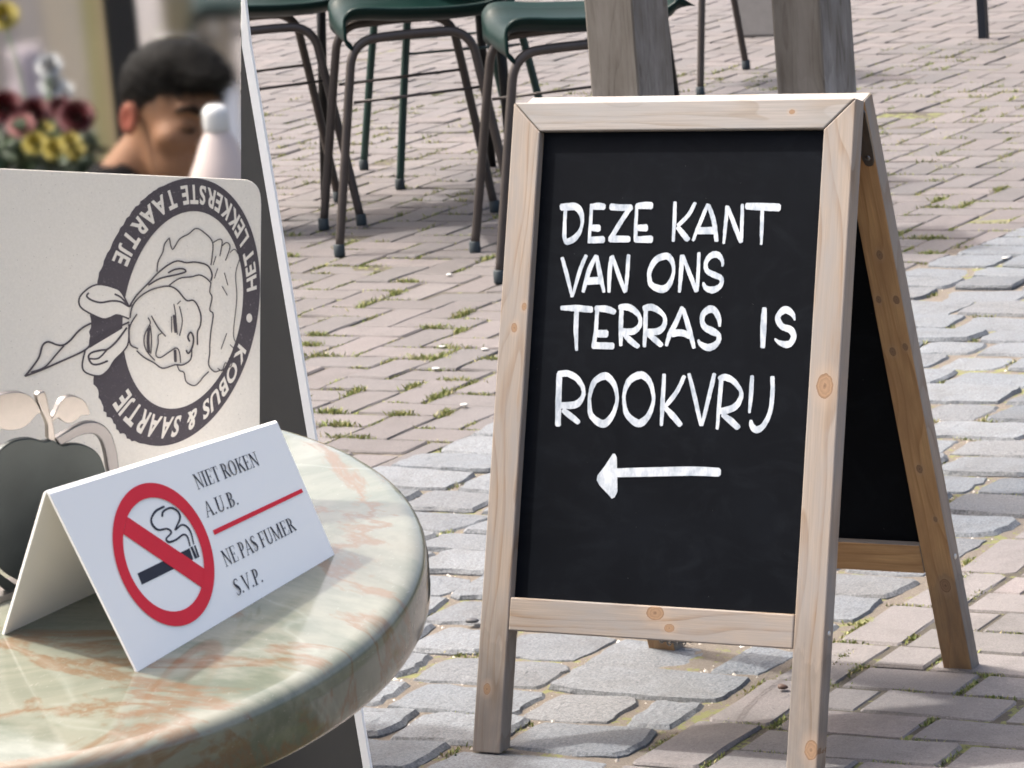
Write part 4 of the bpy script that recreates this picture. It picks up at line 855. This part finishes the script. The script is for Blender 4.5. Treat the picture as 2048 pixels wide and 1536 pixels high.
# loose stones on the setts
def pebble(px, py, r, col, label, flat_=.45):
    P = on_plane(px, py, np.array([0, 0, .004]), ZZ); bm = bmesh.new(); bmesh.ops.create_icosphere(bm, subdivisions=2, radius=r)
    for v in bm.verts: v.co.x *= 1.2+.2*mnoise.noise(v.co*60); v.co.z *= flat_; v.co += v.normal*r*.25*mnoise.noise(v.co*90+Vector((px, py, 0)))
    me = bpy.data.meshes.new('pebble'); bm.to_mesh(me); bm.free(); me.materials.append(plain('pebble', col, .6)); me.polygons.foreach_set('use_smooth', np.ones(len(me.polygons), bool))
    o = bpy.data.objects.new('pebble', me); COL.objects.link(o); o.location = (P[0], P[1], r*flat_+.004); tag(o, label, 'pebble', 'small stones lying on the paving')
pebble(944, 1246, .011, (.055, .055, .06), 'flat dark pebble lying beside the sign\'s front leg')
pebble(1565, 1379, .0085, (.09, .05, .035), 'small brown stone on the bricks by the bottom rail', .6)
for k, (px, py, lab) in enumerate([(885, 695, 'white stone chip nearest the chalkboard on the herringbone bricks'), (872, 739, 'white chip on the bricks halfway down the chalkboard\'s left leg'), (970, 700, 'white fragment on the bricks touching the chalkboard\'s leg in view'), (928, 812, 'white chip on the bricks just above the granite setts'), (898, 551, 'white speck on the bricks near the chair\'s foot'), (2010, 518, 'white chip on the far setts at the right edge'), (1625, 1536-14, 'pale chip on the bricks behind the front leg')][:6]):
    pebble(px, py, .009 if py < 900 else .006, (.46, .45, .42), lab, .35)

# ------------------------------------------------------------------ the seated person
class SDF:
    """signed distances on a rectilinear grid, blended smoothly, then meshed by surface nets"""
    def __init__(s, X, Y, Z): s.X, s.Y, s.Z = X, Y, Z; s.D = np.full((len(X), len(Y), len(Z)), .5, np.float32)
    def _win(s, lo, hi):
        return tuple(slice(max(0, np.searchsorted(A, lo[i])-1), np.searchsorted(A, hi[i])+1) for i, A in enumerate((s.X, s.Y, s.Z)))
    def _grid(s, w): return np.meshgrid(s.X[w[0]], s.Y[w[1]], s.Z[w[2]], indexing='ij')
    def blend(s, w, d, k, sub=False):
        D = s.D[w]; d = d.astype(np.float32)
        if sub:
            h = np.clip(.5-.5*(D+d)/k, 0, 1); s.D[w] = D*(1-h)+(-d)*h+k*h*(1-h)
        else:
            h = np.clip(.5+.5*(D-d)/k, 0, 1); s.D[w] = D*(1-h)+d*h-k*h*(1-h)
    def ell(s, c, r, A=None, k=.02, sub=False):
        c = np.asarray(c); r = np.asarray(r, float); m = r.max()+.05; w = s._win(c-m, c+m); G = s._grid(w); q = np.stack([G[i]-c[i] for i in range(3)], -1)
        if A is not None: q = q@np.asarray(A).T
        k0 = np.linalg.norm(q/r, axis=-1); k1 = np.linalg.norm(q/(r*r), axis=-1)+1e-9; s.blend(w, k0*(k0-1)/k1, k, sub)
    def cap(s, a, b, ra, rb, k=.02, sub=False):
        a, b = np.asarray(a), np.asarray(b); m = max(ra, rb)+.05; w = s._win(np.minimum(a, b)-m, np.maximum(a, b)+m); G = s._grid(w); q = np.stack([G[i]-a[i] for i in range(3)], -1); ab = b-a
        t = np.clip((q@ab)/(ab@ab), 0, 1); s.blend(w, np.linalg.norm(q-t[..., None]*ab, axis=-1)-(ra+(rb-ra)*t), k, sub)
    def mesh(s):
        D = s.D; sg = D < 0; nx, ny, nz = D.shape
        c = sum(sg[i:nx-1+i, j:ny-1+j, k:nz-1+k].astype(np.int8) for i in (0, 1) for j in (0, 1) for k in (0, 1)); act = (c > 0) & (c < 8); idx = np.full(act.shape, -1, np.int64); ii = np.argwhere(act); idx[act] = np.arange(len(ii))
        acc = np.zeros((len(ii), 3)); cnt = np.zeros(len(ii)); A = (s.X, s.Y, s.Z); cor = [(i, j, k) for i in (0, 1) for j in (0, 1) for k in (0, 1)]
        for a in cor:
            for ax in range(3):
                if a[ax]: continue
                b = list(a); b[ax] = 1; pa, pb = ii+np.array(a), ii+np.array(b); da, db = D[pa[:, 0], pa[:, 1], pa[:, 2]], D[pb[:, 0], pb[:, 1], pb[:, 2]]; cr = (da < 0) != (db < 0); t = np.where(cr, da/(da-db+1e-12), 0)
                for d in range(3): acc[:, d] += np.where(cr, A[d][pa[:, d]]*(1-t)+A[d][pb[:, d]]*t, 0)
                cnt += cr
        V = acc/cnt[:, None]; F = []
        for ax in range(3):
            sl0 = [slice(1, -1)]*3; sl0[ax] = slice(0, -1); sl1 = [slice(1, -1)]*3; sl1[ax] = slice(1, None)
            a, b = sg[tuple(sl0)], sg[tuple(sl1)]; e = np.argwhere(a != b); off = np.ones(3, int); off[ax] = 0; e = e+off; ins = sg[e[:, 0], e[:, 1], e[:, 2]]
            u, v_ = (ax+1) % 3, (ax+2) % 3; du, dv = np.zeros(3, int), np.zeros(3, int); du[u] = 1; dv[v_] = 1
            q = [idx[tuple((e-x).T)] for x in (du+dv, dv, du*0, du)]; Q = np.stack(q, 1); Q[~ins] = Q[~ins][:, ::-1]; Q = Q[(Q >= 0).all(1)]; F.append(Q)
        return V, np.vstack(F)
HC = at(312, 226, 5.95)                                    # centre of the head
f0 = math.cos(.80)*UW-math.sin(.80)*FW; bow, lean = -.08, .24    # turned towards the viewer, head tilted to one side
def tilt(v): a_, b_ = v@CR, v@CU; return (a_*math.cos(lean)+b_*math.sin(lean))*CR+(b_*math.cos(lean)-a_*math.sin(lean))*CU+(v@CF)*CF
HF = tilt(math.cos(bow)*f0-math.sin(bow)*ZZ); HU = tilt(math.cos(bow)*ZZ+math.sin(bow)*f0); HR = np.cross(HF, HU)
HA = np.array([HR, HF, HU]); HS = .95
ex_, ey_, _ = project(HC+HS*(.079*HR-.006*HF-.008*HU)); HC = at(312+258-ex_, 226+238-ey_, 5.95)
hp = lambda x, y, z: HC+HS*(x*HR+y*HF+z*HU)
BRt_ = np.cross(f0, ZZ); BRb_ = np.cross(math.cos(.95)*UW-math.sin(.95)*FW, ZZ)                                    # person's right-hand side, level
def axis(lo, hi, step, f_lo, f_hi, fstep):
    return np.concatenate([np.arange(lo, f_lo, step), np.arange(f_lo, f_hi, fstep), np.arange(f_hi, hi, step)])
nb_ = HC-.120*UW+.02*FW-.150*ZZ; fb_ = math.cos(.95)*UW-math.sin(.95)*FW; chest = nb_-.055*fb_-.19*ZZ; pel = chest-.13*fb_-.30*ZZ; pel[2] = max(pel[2], .50)
lo, hi = np.minimum(pel, HC)-np.array([.55, .55, 0]), np.maximum(pel, HC)+np.array([.62, .62, 0])
S = SDF(axis(lo[0], hi[0], .007, HC[0]-.16, HC[0]+.16, .0032), axis(lo[1], hi[1], .007, HC[1]-.16, HC[1]+.16, .0032), axis(-.02, HC[2]+.17, .007, HC[2]-.17, HC[2]+.165, .0032))
S.ell(hp(0, -.006, .040), HS*np.array([.074, .091, .080]), HA, .02); S.ell(hp(0, .040, -.030), HS*np.array([.060, .062, .086]), HA, .03); S.ell(hp(0, .048, -.082), HS*np.array([.047, .047, .036]), HA, .025); S.ell(hp(0, .083, -.106), HS*np.array([.020, .016, .016]), HA, .02)
S.cap(hp(-.034, .086, .020), hp(.034, .086, .020), .012, .012, .018)
for sx in (-1, 1):
    S.ell(hp(sx*.046, .066, -.030), HS*np.array([.022, .022, .018]), HA, .02); S.ell(hp(sx*.033, .104, -.004), HS*np.array([.017, .016, .013]), HA, .012, True); S.ell(hp(sx*.032, .083, -.006), HS*np.array([.0145, .0125, .0125]), HA, .005)
    S.ell(hp(sx*.079, -.006, -.008), HS*np.array([.011, .0175, .028]), np.array([[1, .28, 0], [-.28, 1, .12], [0, -.12, 1]])@HA, .006); S.ell(hp(sx*.090, -.001, -.006), HS*np.array([.007, .010, .018]), HA, .006, True)
    S.ell(hp(sx*.013, .108, -.038), HS*np.array([.009, .010, .008]), HA, .007)
S.cap(hp(0, .092, .012), hp(0, .121, -.032), .0075, .0105, .012); S.ell(hp(0, .118, -.035), HS*np.array([.012, .011, .010]), HA, .008)
S.cap(hp(-.020, .092, -.0635), hp(.020, .092, -.0635), .0065, .0065, .008); S.cap(hp(-.017, .092, -.0745), hp(.017, .092, -.0745), .007, .007, .008); S.cap(hp(-.024, .103, -.069), hp(.024, .103, -.069), .0028, .0028, .004, True)
S.cap(hp(0, -.030, -.045), nb_, .044, .054, .025)
S.ell(chest, (.165, .125, .235), np.array([BRb_, fb_, ZZ]), .05); S.ell((chest+pel)/2, (.150, .125, .21), np.array([BRb_, fb_, ZZ]), .05); S.ell(pel, (.175, .14, .125), np.array([BRb_, fb_, ZZ]), .05)
LIMB = []
for sx in (-1, 1):
    sh_ = nb_+sx*.175*BRb_-.055*ZZ-.04*fb_; el = sh_+sx*.012*BRb_+.03*fb_-.275*ZZ; hip = pel+sx*.095*BRb_-.03*ZZ; kn = hip+sx*.03*BRb_+.40*fb_+.0*ZZ; kn[2] = .50; an = kn-.10*fb_-.05*UW; an[2] = .075; wr = kn-.09*fb_-sx*.01*BRb_; wr[2] = kn[2]+.092
    S.cap(nb_+sx*.05*BRb_-.02*ZZ, sh_, .055, .062, .04); S.cap(sh_, el, .056, .044, .03); S.cap(el, wr, .042, .028, .02); S.cap(hip, kn, .088, .060, .04); S.cap(kn, an, .057, .038, .03); S.cap(an-.05*fb_-.025*ZZ, an+.16*fb_-.035*ZZ, .040, .034, .03)
    pm = wr+.06*fb_-.012*ZZ; S.cap(wr, pm, .027, .030, .015)
    for k in range(4):
        b0 = pm+(k-1.5)*.0185*BRb_+.018*fb_; L_ = (.060, .075, .080, .068)[k if sx > 0 else 3-k]; m1 = b0+L_*.5*fb_-.004*ZZ; S.cap(b0, m1, .0098, .0092, .004); S.cap(m1, m1+L_*.35*fb_-L_*.42*ZZ, .0092, .0080, .004)
    t0 = wr-sx*.022*BRb_+.025*fb_; t1 = t0-sx*.026*BRb_+.032*fb_; S.cap(t0, t1, .0125, .0105, .006); S.cap(t1, t1+.030*fb_-.010*ZZ-sx*.004*BRb_, .0105, .0085, .004)
    LIMB.append((sh_, el, wr, hip, kn, an))
V, F = S.mesh()
def skin_mat():
    t = NT('skin'); p = t.pos(); a = t.n('Attribute', _attribute_name='tint').outputs['Vector']; sp_ = t.n('SeparateXYZ', Vector=a)
    c = t.mix(t.noise(p, 45, 4), (.165, .085, .045), (.21, .11, .06)); c = t.mix(t.math('MULTIPLY', t.noise(p, 14, 3), .35), c, (.19, .075, .04)); c = t.mix(sp_.outputs['X'], c, (.27, .06, .04)); c = t.mix(sp_.outputs['Y'], c, (.075, .05, .04))
    t.col(c).rough(.62); t.b.inputs['Specular IOR Level'].default_value = .2; t.b.inputs['Subsurface Weight'].default_value = .12; t.b.inputs['Subsurface Radius'].default_value = (.01, .004, .002); t.b.inputs['Subsurface Scale'].default_value = .5
    t.bump(t.noise(p, 500, 3), .12, .0006); return t.m
Lc = (V-HC)@HA.T/HS
lip = np.clip(1-np.abs(Lc[:, 2]+.069)/.011, 0, 1)*np.clip(1-np.abs(Lc[:, 0])/.026, 0, 1)*(Lc[:, 1] > .085)
ear = np.clip(1-np.hypot((Lc[:, 1]+.006)/.03, (Lc[:, 2]+.008)/.045), 0, 1)*(np.abs(Lc[:, 0]) > .07)
fade = np.clip((Lc[:, 2]-.005+.55*(-.03-Lc[:, 1]).clip(0))/.03, 0, 1)*(Lc[:, 1] < .045)*(np.abs(Lc[:, 0]) < .078)*.75   # cropped sides
stub = .10*((Lc[:, 2] < -.05) & (Lc[:, 1] > .02) & (np.abs(Lc[:, 0]) < .07) & (Lc[:, 2] > -.13))
man = mk('person', V, F, skin_mat(), origin=(pel[0], pel[1], 0), smooth=True, attr={'tint': np.stack([np.clip(lip*.9+ear*1.1, 0, .8), np.maximum(fade, stub), 0*lip], 1)})
tag(man, 'seated person with short black hair looking down, face turned to the right', 'person')
# hair
Hh = SDF(np.arange(HC[0]-.17, HC[0]+.17, .0042), np.arange(HC[1]-.17, HC[1]+.17, .0042), np.arange(HC[2]-.09, HC[2]+.20, .0042))
Hh.ell(hp(0, -.008, .043), HS*np.array([.077, .094, .083]), HA, .01); Hh.ell(hp(0, .034, .085), HS*np.array([.062, .066, .040]), HA, .03); Hh.ell(hp(.0, .084, .078), HS*np.array([.052, .034, .022]), HA, .02); Hh.ell(hp(.018, .108, .074), HS*np.array([.032, .020, .014]), HA, .015)
Hh.ell(hp(0, .140, -.058), HS*np.array([.16, .118, .116]), HA, .008, True); Hh.ell(hp(0, .045, -.105), HS*np.array([.20, .135, .112]), HA, .01, True); Hh.ell(hp(0, -.10, -.135), HS*np.array([.20, .20, .10]), HA, .01, True)
G = Hh._grid((slice(None),)*3); q = np.stack(G, -1)
nzv = np.sin(q[..., 0]*170+3*np.sin(q[..., 2]*90))*np.sin(q[..., 1]*150+2)*.0010+np.sin(q[..., 2]*230+q[..., 0]*120)*.0006; Hh.D += nzv.astype(np.float32)
hv, hf = Hh.mesh(); hm = NT('black_hair'); pz = hm.pos(); hm.col(hm.mix(hm.noise(hm.scale(pz, (400, 400, 120)), 1., 3), (.0012, .001, .001), (.004, .0032, .003))).rough(.6); hm.b.inputs['Specular IOR Level'].default_value = .06; hm.bump(hm.noise(hm.scale(pz, (500, 500, 160)), 1., 3), .6, .003)
hair = mk('hair', hv, hf, hm.m, man, smooth=True)
hl = (hv-HC)@HA.T; sel = np.flatnonzero(hl[:, 2] > .03); tv, tf = [], []
ctr = hp(0, -.01, .03)
for k in NR.choice(sel, 2600):
    b_ = hv[k]; nn = b_-ctr; nn /= np.linalg.norm(nn); d = nn*.16+HF*.75-HU*.1+NR.normal(0, .16, 3); d /= np.linalg.norm(d); s_ = np.cross(nn, d); s_ /= np.linalg.norm(s_)+1e-9; L_ = NR.uniform(.010, .022)*(1.2 if (b_-HC)@HF > .03 else .7); i = len(tv)
    tv += [b_-s_*.0008-nn*.002, b_+s_*.0008-nn*.002, b_+d*L_*.6+s_*.0005, b_+d*L_]; tf += [(i, i+1, i+2), (i, i+2, i+3)]
mk('hair_tufts', tv, tf, hm.m, hair)
for sx in (-1, 1):                                         # brows and the lashes of the lowered eyes
    MB().tube([hp(sx*.014, .099, .016), hp(sx*.028, .098, .022), hp(sx*.044, .089, .020), hp(sx*.052, .080, .014)], [.0055, .0070, .0060, .0025], 8).build('eyebrow', hm.m, man, smooth=True)
    MB().tube([hp(sx*.019, .0945, -.012), hp(sx*.031, .0965, -.0155), hp(sx*.043, .0905, -.0125)], [.0020, .0034, .0020], 6).build('eyelash', hm.m, man, smooth=True)
# clothes: shirt, trousers and shoes over the body
M_SHIRT = plain('black_cotton', (.006, .006, .007), .9, 0, .2, 40, .3, 500, .1); M_JEANS = plain('dark_denim', (.025, .035, .06), .85, 0, .2, 60, .4, 700); M_SHOE = plain('black_leather', (.015, .014, .013), .4)
Bx = np.array([BRb_, fb_, ZZ])
C1 = SDF(np.arange(lo[0], hi[0], .009), np.arange(lo[1], hi[1], .009), np.arange(.36, HC[2]-.06, .009))
C1.ell(chest, (.176, .136, .240), Bx, .05); C1.ell((chest+pel)/2, (.163, .138, .215), Bx, .05); C1.ell(pel+.02*ZZ, (.182, .148, .110), Bx, .05); C1.cap(nb_*.60+hp(0, -.030, -.045)*.40, nb_-.03*ZZ, .060, .090, .03)
for (sh_, el, wr, hip, kn, an) in LIMB: C1.cap(nb_-.03*ZZ, sh_, .066, .073, .04); C1.cap(sh_, sh_+(el-sh_)*.8, .067, .062, .03)
v_, f_ = C1.mesh(); mk('shirt', v_, f_, M_SHIRT, man, smooth=True)
C2 = SDF(np.arange(lo[0], hi[0], .009), np.arange(lo[1], hi[1], .009), np.arange(.02, .75, .009))
C2.ell(pel-.02*ZZ, (.186, .152, .128), Bx, .05)
for (sh_, el, wr, hip, kn, an) in LIMB: C2.cap(hip, kn, .099, .071, .04); C2.cap(kn, an+.05*ZZ, .068, .056, .03)
v_, f_ = C2.mesh(); mk('trousers', v_, f_, M_JEANS, man, smooth=True)
for (sh_, el, wr, hip, kn, an) in LIMB:
    C3 = SDF(np.arange(an[0]-.3, an[0]+.3, .008), np.arange(an[1]-.3, an[1]+.3, .008), np.arange(-.005, .2, .008))
    C3.cap(an-.05*fb_-.022*ZZ, an+.165*fb_-.032*ZZ, .048, .042, .03); C3.cap(an-.03*fb_, an-.03*fb_+.03*ZZ, .047, .046, .02); C3.D[:, :, :2] = .1
    v_, f_ = C3.mesh(); mk('shoe', v_, f_, M_SHOE, man, smooth=True)
stool = empty('wooden_stool', (pel[0], pel[1], 0), 'low wooden stool the seated person sits on', 'stool'); zs = pel[2]-.145
M_STW = plain('stool_wood', (.22, .13, .07), .6, 0, .2, 20)
MB().lathe([(.0005, zs-.035), (.16, zs-.035), (.17, zs-.02), (.165, zs), (.0005, zs)], (pel[0], pel[1], 0), 28).build('seat', M_STW, stool, smooth=False)
for a in (.6, 2.17, 3.74, 5.31): MB().tube([(pel[0]+.11*math.cos(a), pel[1]+.11*math.sin(a), zs-.03), (pel[0]+.16*math.cos(a), pel[1]+.16*math.sin(a), 0)], [.018, .014], 10).build('leg', M_STW, stool, smooth=True)

# ------------------------------------------------------------------ on a small table beside them: flowers and a white bottle
def side_table(c, r, h, label):
    t_ = empty('side_table', (c[0], c[1], 0), label, 'table'); m_ = plain('pale_wood', (.42, .33, .22), .6, 0, .15, 12)
    MB().lathe([(.0005, h-.025), (r-.004, h-.025), (r, h-.018), (r, h-.004), (r-.004, h), (.0005, h)], (c[0], c[1], 0), 36).build('table_top', m_, t_)
    for a in (.3, 1.87, 3.44, 5.01): MB().tube([(c[0]+r*.55*math.cos(a), c[1]+r*.55*math.sin(a), h-.024), (c[0]+r*.8*math.cos(a), c[1]+r*.8*math.sin(a), 0)], [.015, .012], 10).build('leg', m_, t_, smooth=True)
BO = at(438, 300, 5.50); hb = .86
side_table((BO[0], BO[1]), .075, hb, 'small round wooden table under the white bottle')
bt = empty('white_bottle', (BO[0], BO[1], hb), 'white plastic bottle with a rounded white cap in front of the person', 'bottle')
zt_ = at(430, 262, 5.50)[2]; zc_ = at(432, 206, 5.50)[2]
MB().lathe([(.0005, hb), (.046, hb), (.049, hb+.006), (.050, zt_-.085), (.046, zt_-.062), (.035, zt_-.038), (.025, zt_-.012), (.019, zt_-.002), (.018, zt_), (.0005, zt_)], (BO[0], BO[1], 0), 32).build('bottle_body', plain('pinkish_plastic', (.42, .35, .33), .4, 0, .04, 20), bt, smooth=True)
MB().lathe([(.0005, zt_), (.0185, zt_), (.0195, zt_+.004), (.0195, zc_-.014), (.0175, zc_-.007), (.012, zc_-.0018), (.0005, zc_)], (BO[0], BO[1], 0), 28).build('cap', plain('white_plastic', (.52, .52, .52), .35, 0, .03, 20), bt, smooth=True)
FP = at(85, 380, 6.45); hz = FP[2]-.20
side_table((FP[0], FP[1]), .20, hz, 'small round wooden table under the flower arrangement')
fl = empty('flower_arrangement', (FP[0], FP[1], hz), 'arrangement of dark red roses and yellow and white flowers in a dark pot', 'flowers')
MB().lathe([(.0005, hz), (.075, hz), (.085, hz+.01), (.11, hz+.16), (.118, hz+.20), (.112, hz+.205), (.10, hz+.19), (.0005, hz+.185)], (FP[0], FP[1], 0), 32).build('pot', plain('dark_glaze', (.012, .014, .013), .3), fl, smooth=True)
def bloom(C_, r, mat, layers, name, face=None):
    b_ = MB(); up = np.array(face if face is not None else (ZZ*.55-FW*.8)); up = up/np.linalg.norm(up); x_ = np.cross(up, ZZ); x_ /= np.linalg.norm(x_); y_ = np.cross(up, x_)
    for L_ in range(layers):
        f_ = (L_+1)/layers; npet = 3+2*L_
        for k in range(npet):
            a = 2*math.pi*(k/npet)+L_*.9+R_.uniform(-.15, .15); dr = math.cos(a)*x_+math.sin(a)*y_; tg = np.cross(up, dr); P = []
            op = .25+.75*f_
            for i in range(4):
                for j in range(5):
                    u, v_ = i/3, (j-2)/2; rad = r*f_*(.25+.75*u**.8)*op; h_ = r*(1.0-.75*f_)*u*1.2-.12*r*f_*u*u*u*(1.5 if f_ > .8 else 0)+.05*r*math.sin(3*v_+a)
                    P.append(C_+dr*rad*(1-.12*v_*v_)+tg*v_*r*f_*.62*math.sin(math.pi*(.18+.62*u))+up*(h_-.2*r))
            b_.add(P, [(i*5+j, i*5+j+1, (i+1)*5+j+1, (i+1)*5+j) for i in range(3) for j in range(4)])
    return b_.build(name, mat, fl, smooth=True)
def petal(name, c1, c2):
    t = NT(name); t.col(t.mix(t.noise(t.pos(), 70, 3), c1, c2)).rough(.6); return t.m
M_RR, M_RP, M_YF, M_WF = petal('dark_red_petal', (.055, .001, .004), (.12, .003, .008)), petal('pink_petal', (.22, .06, .06), (.32, .12, .11)), petal('yellow_petal', (.22, .165, .008), (.30, .235, .012)), petal('white_petal', (.36, .36, .36), (.48, .48, .47))
for (px, py, Z_, r, m_, ly) in [(152, 232, 6.30, .034, M_RR, 5), (8, 212, 6.35, .034, M_RR, 5), (118, 214, 6.40, .024, M_RR, 4), (42, 250, 6.28, .024, M_RP, 4), (70, 285, 6.25, .022, M_YF, 3), (108, 296, 6.22, .021, M_YF, 3), (140, 284, 6.24, .019, M_YF, 3), (88, 262, 6.30, .018, M_YF, 3), (150, 300, 6.26, .018, M_YF, 3), (6, 30, 6.6, .03, M_YF, 3), (66, 222, 6.35, .030, M_RR, 5), (98, 130, 6.5, .024, M_WF, 4), (104, 168, 6.5, .024, M_WF, 4), (128, 180, 6.55, .018, M_WF, 3)]:
    c_ = at(px, py, Z_); bloom(c_, r, m_, ly, 'flower_head'); b0 = np.array([FP[0]+R_.uniform(-.06, .06), FP[1]+R_.uniform(-.06, .06), hz+.18])
    MB().tube(smooth_path([b0, (b0+c_)/2+np.array([R_.uniform(-.02, .02), R_.uniform(-.02, .02), .02]), c_-np.array([0, 0, r*.3])], 4), .0022, 6).build('flower_stem', plain('stem_green', (.05, .10, .03), .6), fl, smooth=True)
M_LEAF = petal('flower_leaf', (.008, .022, .006), (.022, .05, .012))
for k in range(120):
    c_ = at(R_.uniform(-40, 190), R_.uniform(240, 350)+R_.uniform(0, 25), R_.uniform(6.25, 6.6)); d = np.array([R_.gauss(0, 1), R_.gauss(0, 1), R_.uniform(-.1, .8)]); d /= np.linalg.norm(d); s_ = np.cross(d, [R_.gauss(0, 1), R_.gauss(0, 1), R_.gauss(0, 1)]); s_ /= np.linalg.norm(s_); L_ = R_.uniform(.035, .065); nn = np.cross(d, s_); V = []; F = []
    for i in range(5):
        u = i/4; w_ = L_*.26*math.sin(math.pi*min(1, .08+.92*u))**.8; cc = c_+d*L_*(u-.5)-nn*L_*.25*(u-.5)**2
        V += [cc-s_*w_+nn*w_*.35, cc, cc+s_*w_+nn*w_*.35]
    for i in range(4): F += [(3*i, 3*i+1, 3*i+4, 3*i+3), (3*i+1, 3*i+2, 3*i+5, 3*i+4)]
    mk('leaf', V, F, M_LEAF, fl, smooth=True)

# ------------------------------------------------------------------ far behind the person: planks, a black post, white boxes, an urn
ZB = 12.6
def ground_at(px, Z_):
    y_ = 0.
    for _ in range(30):
        P = at(px, y_, Z_); y_ += P[2]/Z_*FPX
    return at(px, y_, Z_)
fb0 = ground_at(85, ZB); fence = empty('plank_screen', tuple(fb0*np.array([1, 1, 0])), 'low screen of cream and yellow upright planks behind the flowers', 'screen')
for k, (x0, x1, col) in enumerate([(-130, -60, (.50, .42, .30)), (-58, -2, (.42, .36, .28)), (0, 44, (.38, .33, .30)), (46, 92, (.46, .40, .34)), (94, 132, (.60, .50, .36)), (134, 172, (.58, .49, .36)), (174, 198, (.46, .40, .17)), (200, 224, (.50, .38, .20)), (226, 252, (.60, .45, .22))]):
    a, b_ = ground_at(x0+40, ZB), ground_at(x1+40, ZB); c_ = (a+b_)/2; hh = .95+.03*(k % 3); V = []; G_ = []
    ex = (b_-a)*np.array([1, 1, 0]); wl = np.linalg.norm(ex); ex /= wl; ey = np.cross(ZZ, ex)
    bevel(MB().box((c_[0], c_[1], hh/2), wl+.003, .025+.006*(k % 2), hh, [ex, ey, ZZ]).build('plank', plain('painted_plank', col, .7, 0, .12, 8), fence), .003)
MB().box(((ground_at(60, ZB+.1))[0], (ground_at(60, ZB+.1))[1], .35), .62, .04, .07, [UW, FW, ZZ]).build('batten', plain('batten_wood', (.3, .22, .14), .7), fence)
c_ = ground_at(400, 6.45); bp = MB().box((c_[0], c_[1], .75), .050, .050, 1.5, [UW, FW, ZZ]).box((c_[0], c_[1], 1.51), .06, .06, .02, [UW, FW, ZZ]).box((c_[0], c_[1], .006), .16, .16, .012, [UW, FW, ZZ]).build('black_post', plain('black_paint', (.006, .006, .008), .5)); tag(bp, 'black square post right behind the person\'s head', 'post')
c_ = ground_at(98, ZB-.6); ur = MB().lathe([(.0005, 0), (.07, 0), (.07, .03), (.03, .06), (.03, .12), (.065, .25), (.075, .42), (.06, .58), (.04, .66), (.055, .72), (.05, .72), (.0005, .70)], (c_[0], c_[1], 0), 28).build('stone_urn', plain('mauve_stone', (.34, .29, .31), .8, 0, .15, 20, .3), smooth=True); tag(ur, 'tall mauve-grey stone urn behind the flowers', 'urn')
for k, (x0, x1, h0, h1, dz, col, lab) in enumerate([(322, 400, 0, .42, 0, (.74, .70, .72), 'pale pinkish carton beside the black post'), (398, 474, 0, .50, -.15, (.80, .81, .84), 'white carton at the end of the row behind the person'), (330, 408, .42, .66, 0, (.78, .78, .80), 'white carton stacked on the pinkish carton'), (408, 470, .50, .72, -.15, (.30, .24, .17), 'brown carton stacked on the white carton'), (338, 396, .66, .86, 0, (.26, .21, .12), 'olive-brown carton topmost of its stack')]):
    a, b_ = ground_at(x0+32, ZB+dz), ground_at(x1+32, ZB+dz); c_ = (a+b_)/2; wl = np.linalg.norm(a-b_)
    o = empty('carton', (c_[0], c_[1], h0), lab, 'box', 'cartons behind the person'); m_ = plain('carton_board', col, .8, 0, .06, 15)
    bevel(MB().box((c_[0], c_[1], (h0+h1)/2), wl, .12, h1-h0-.004, [UW, FW, ZZ]).build('carton_box', m_, o), .004)
    MB().box((c_[0], c_[1], h1-.0015), wl*.22, .121, .003, [UW, FW, ZZ]).box(np.array([c_[0], c_[1], h1-.03])-FW*.061, wl*.22, .002, .06, [UW, FW, ZZ]).build('packing_tape', plain('tape', (.52, .46, .38), .4), o)
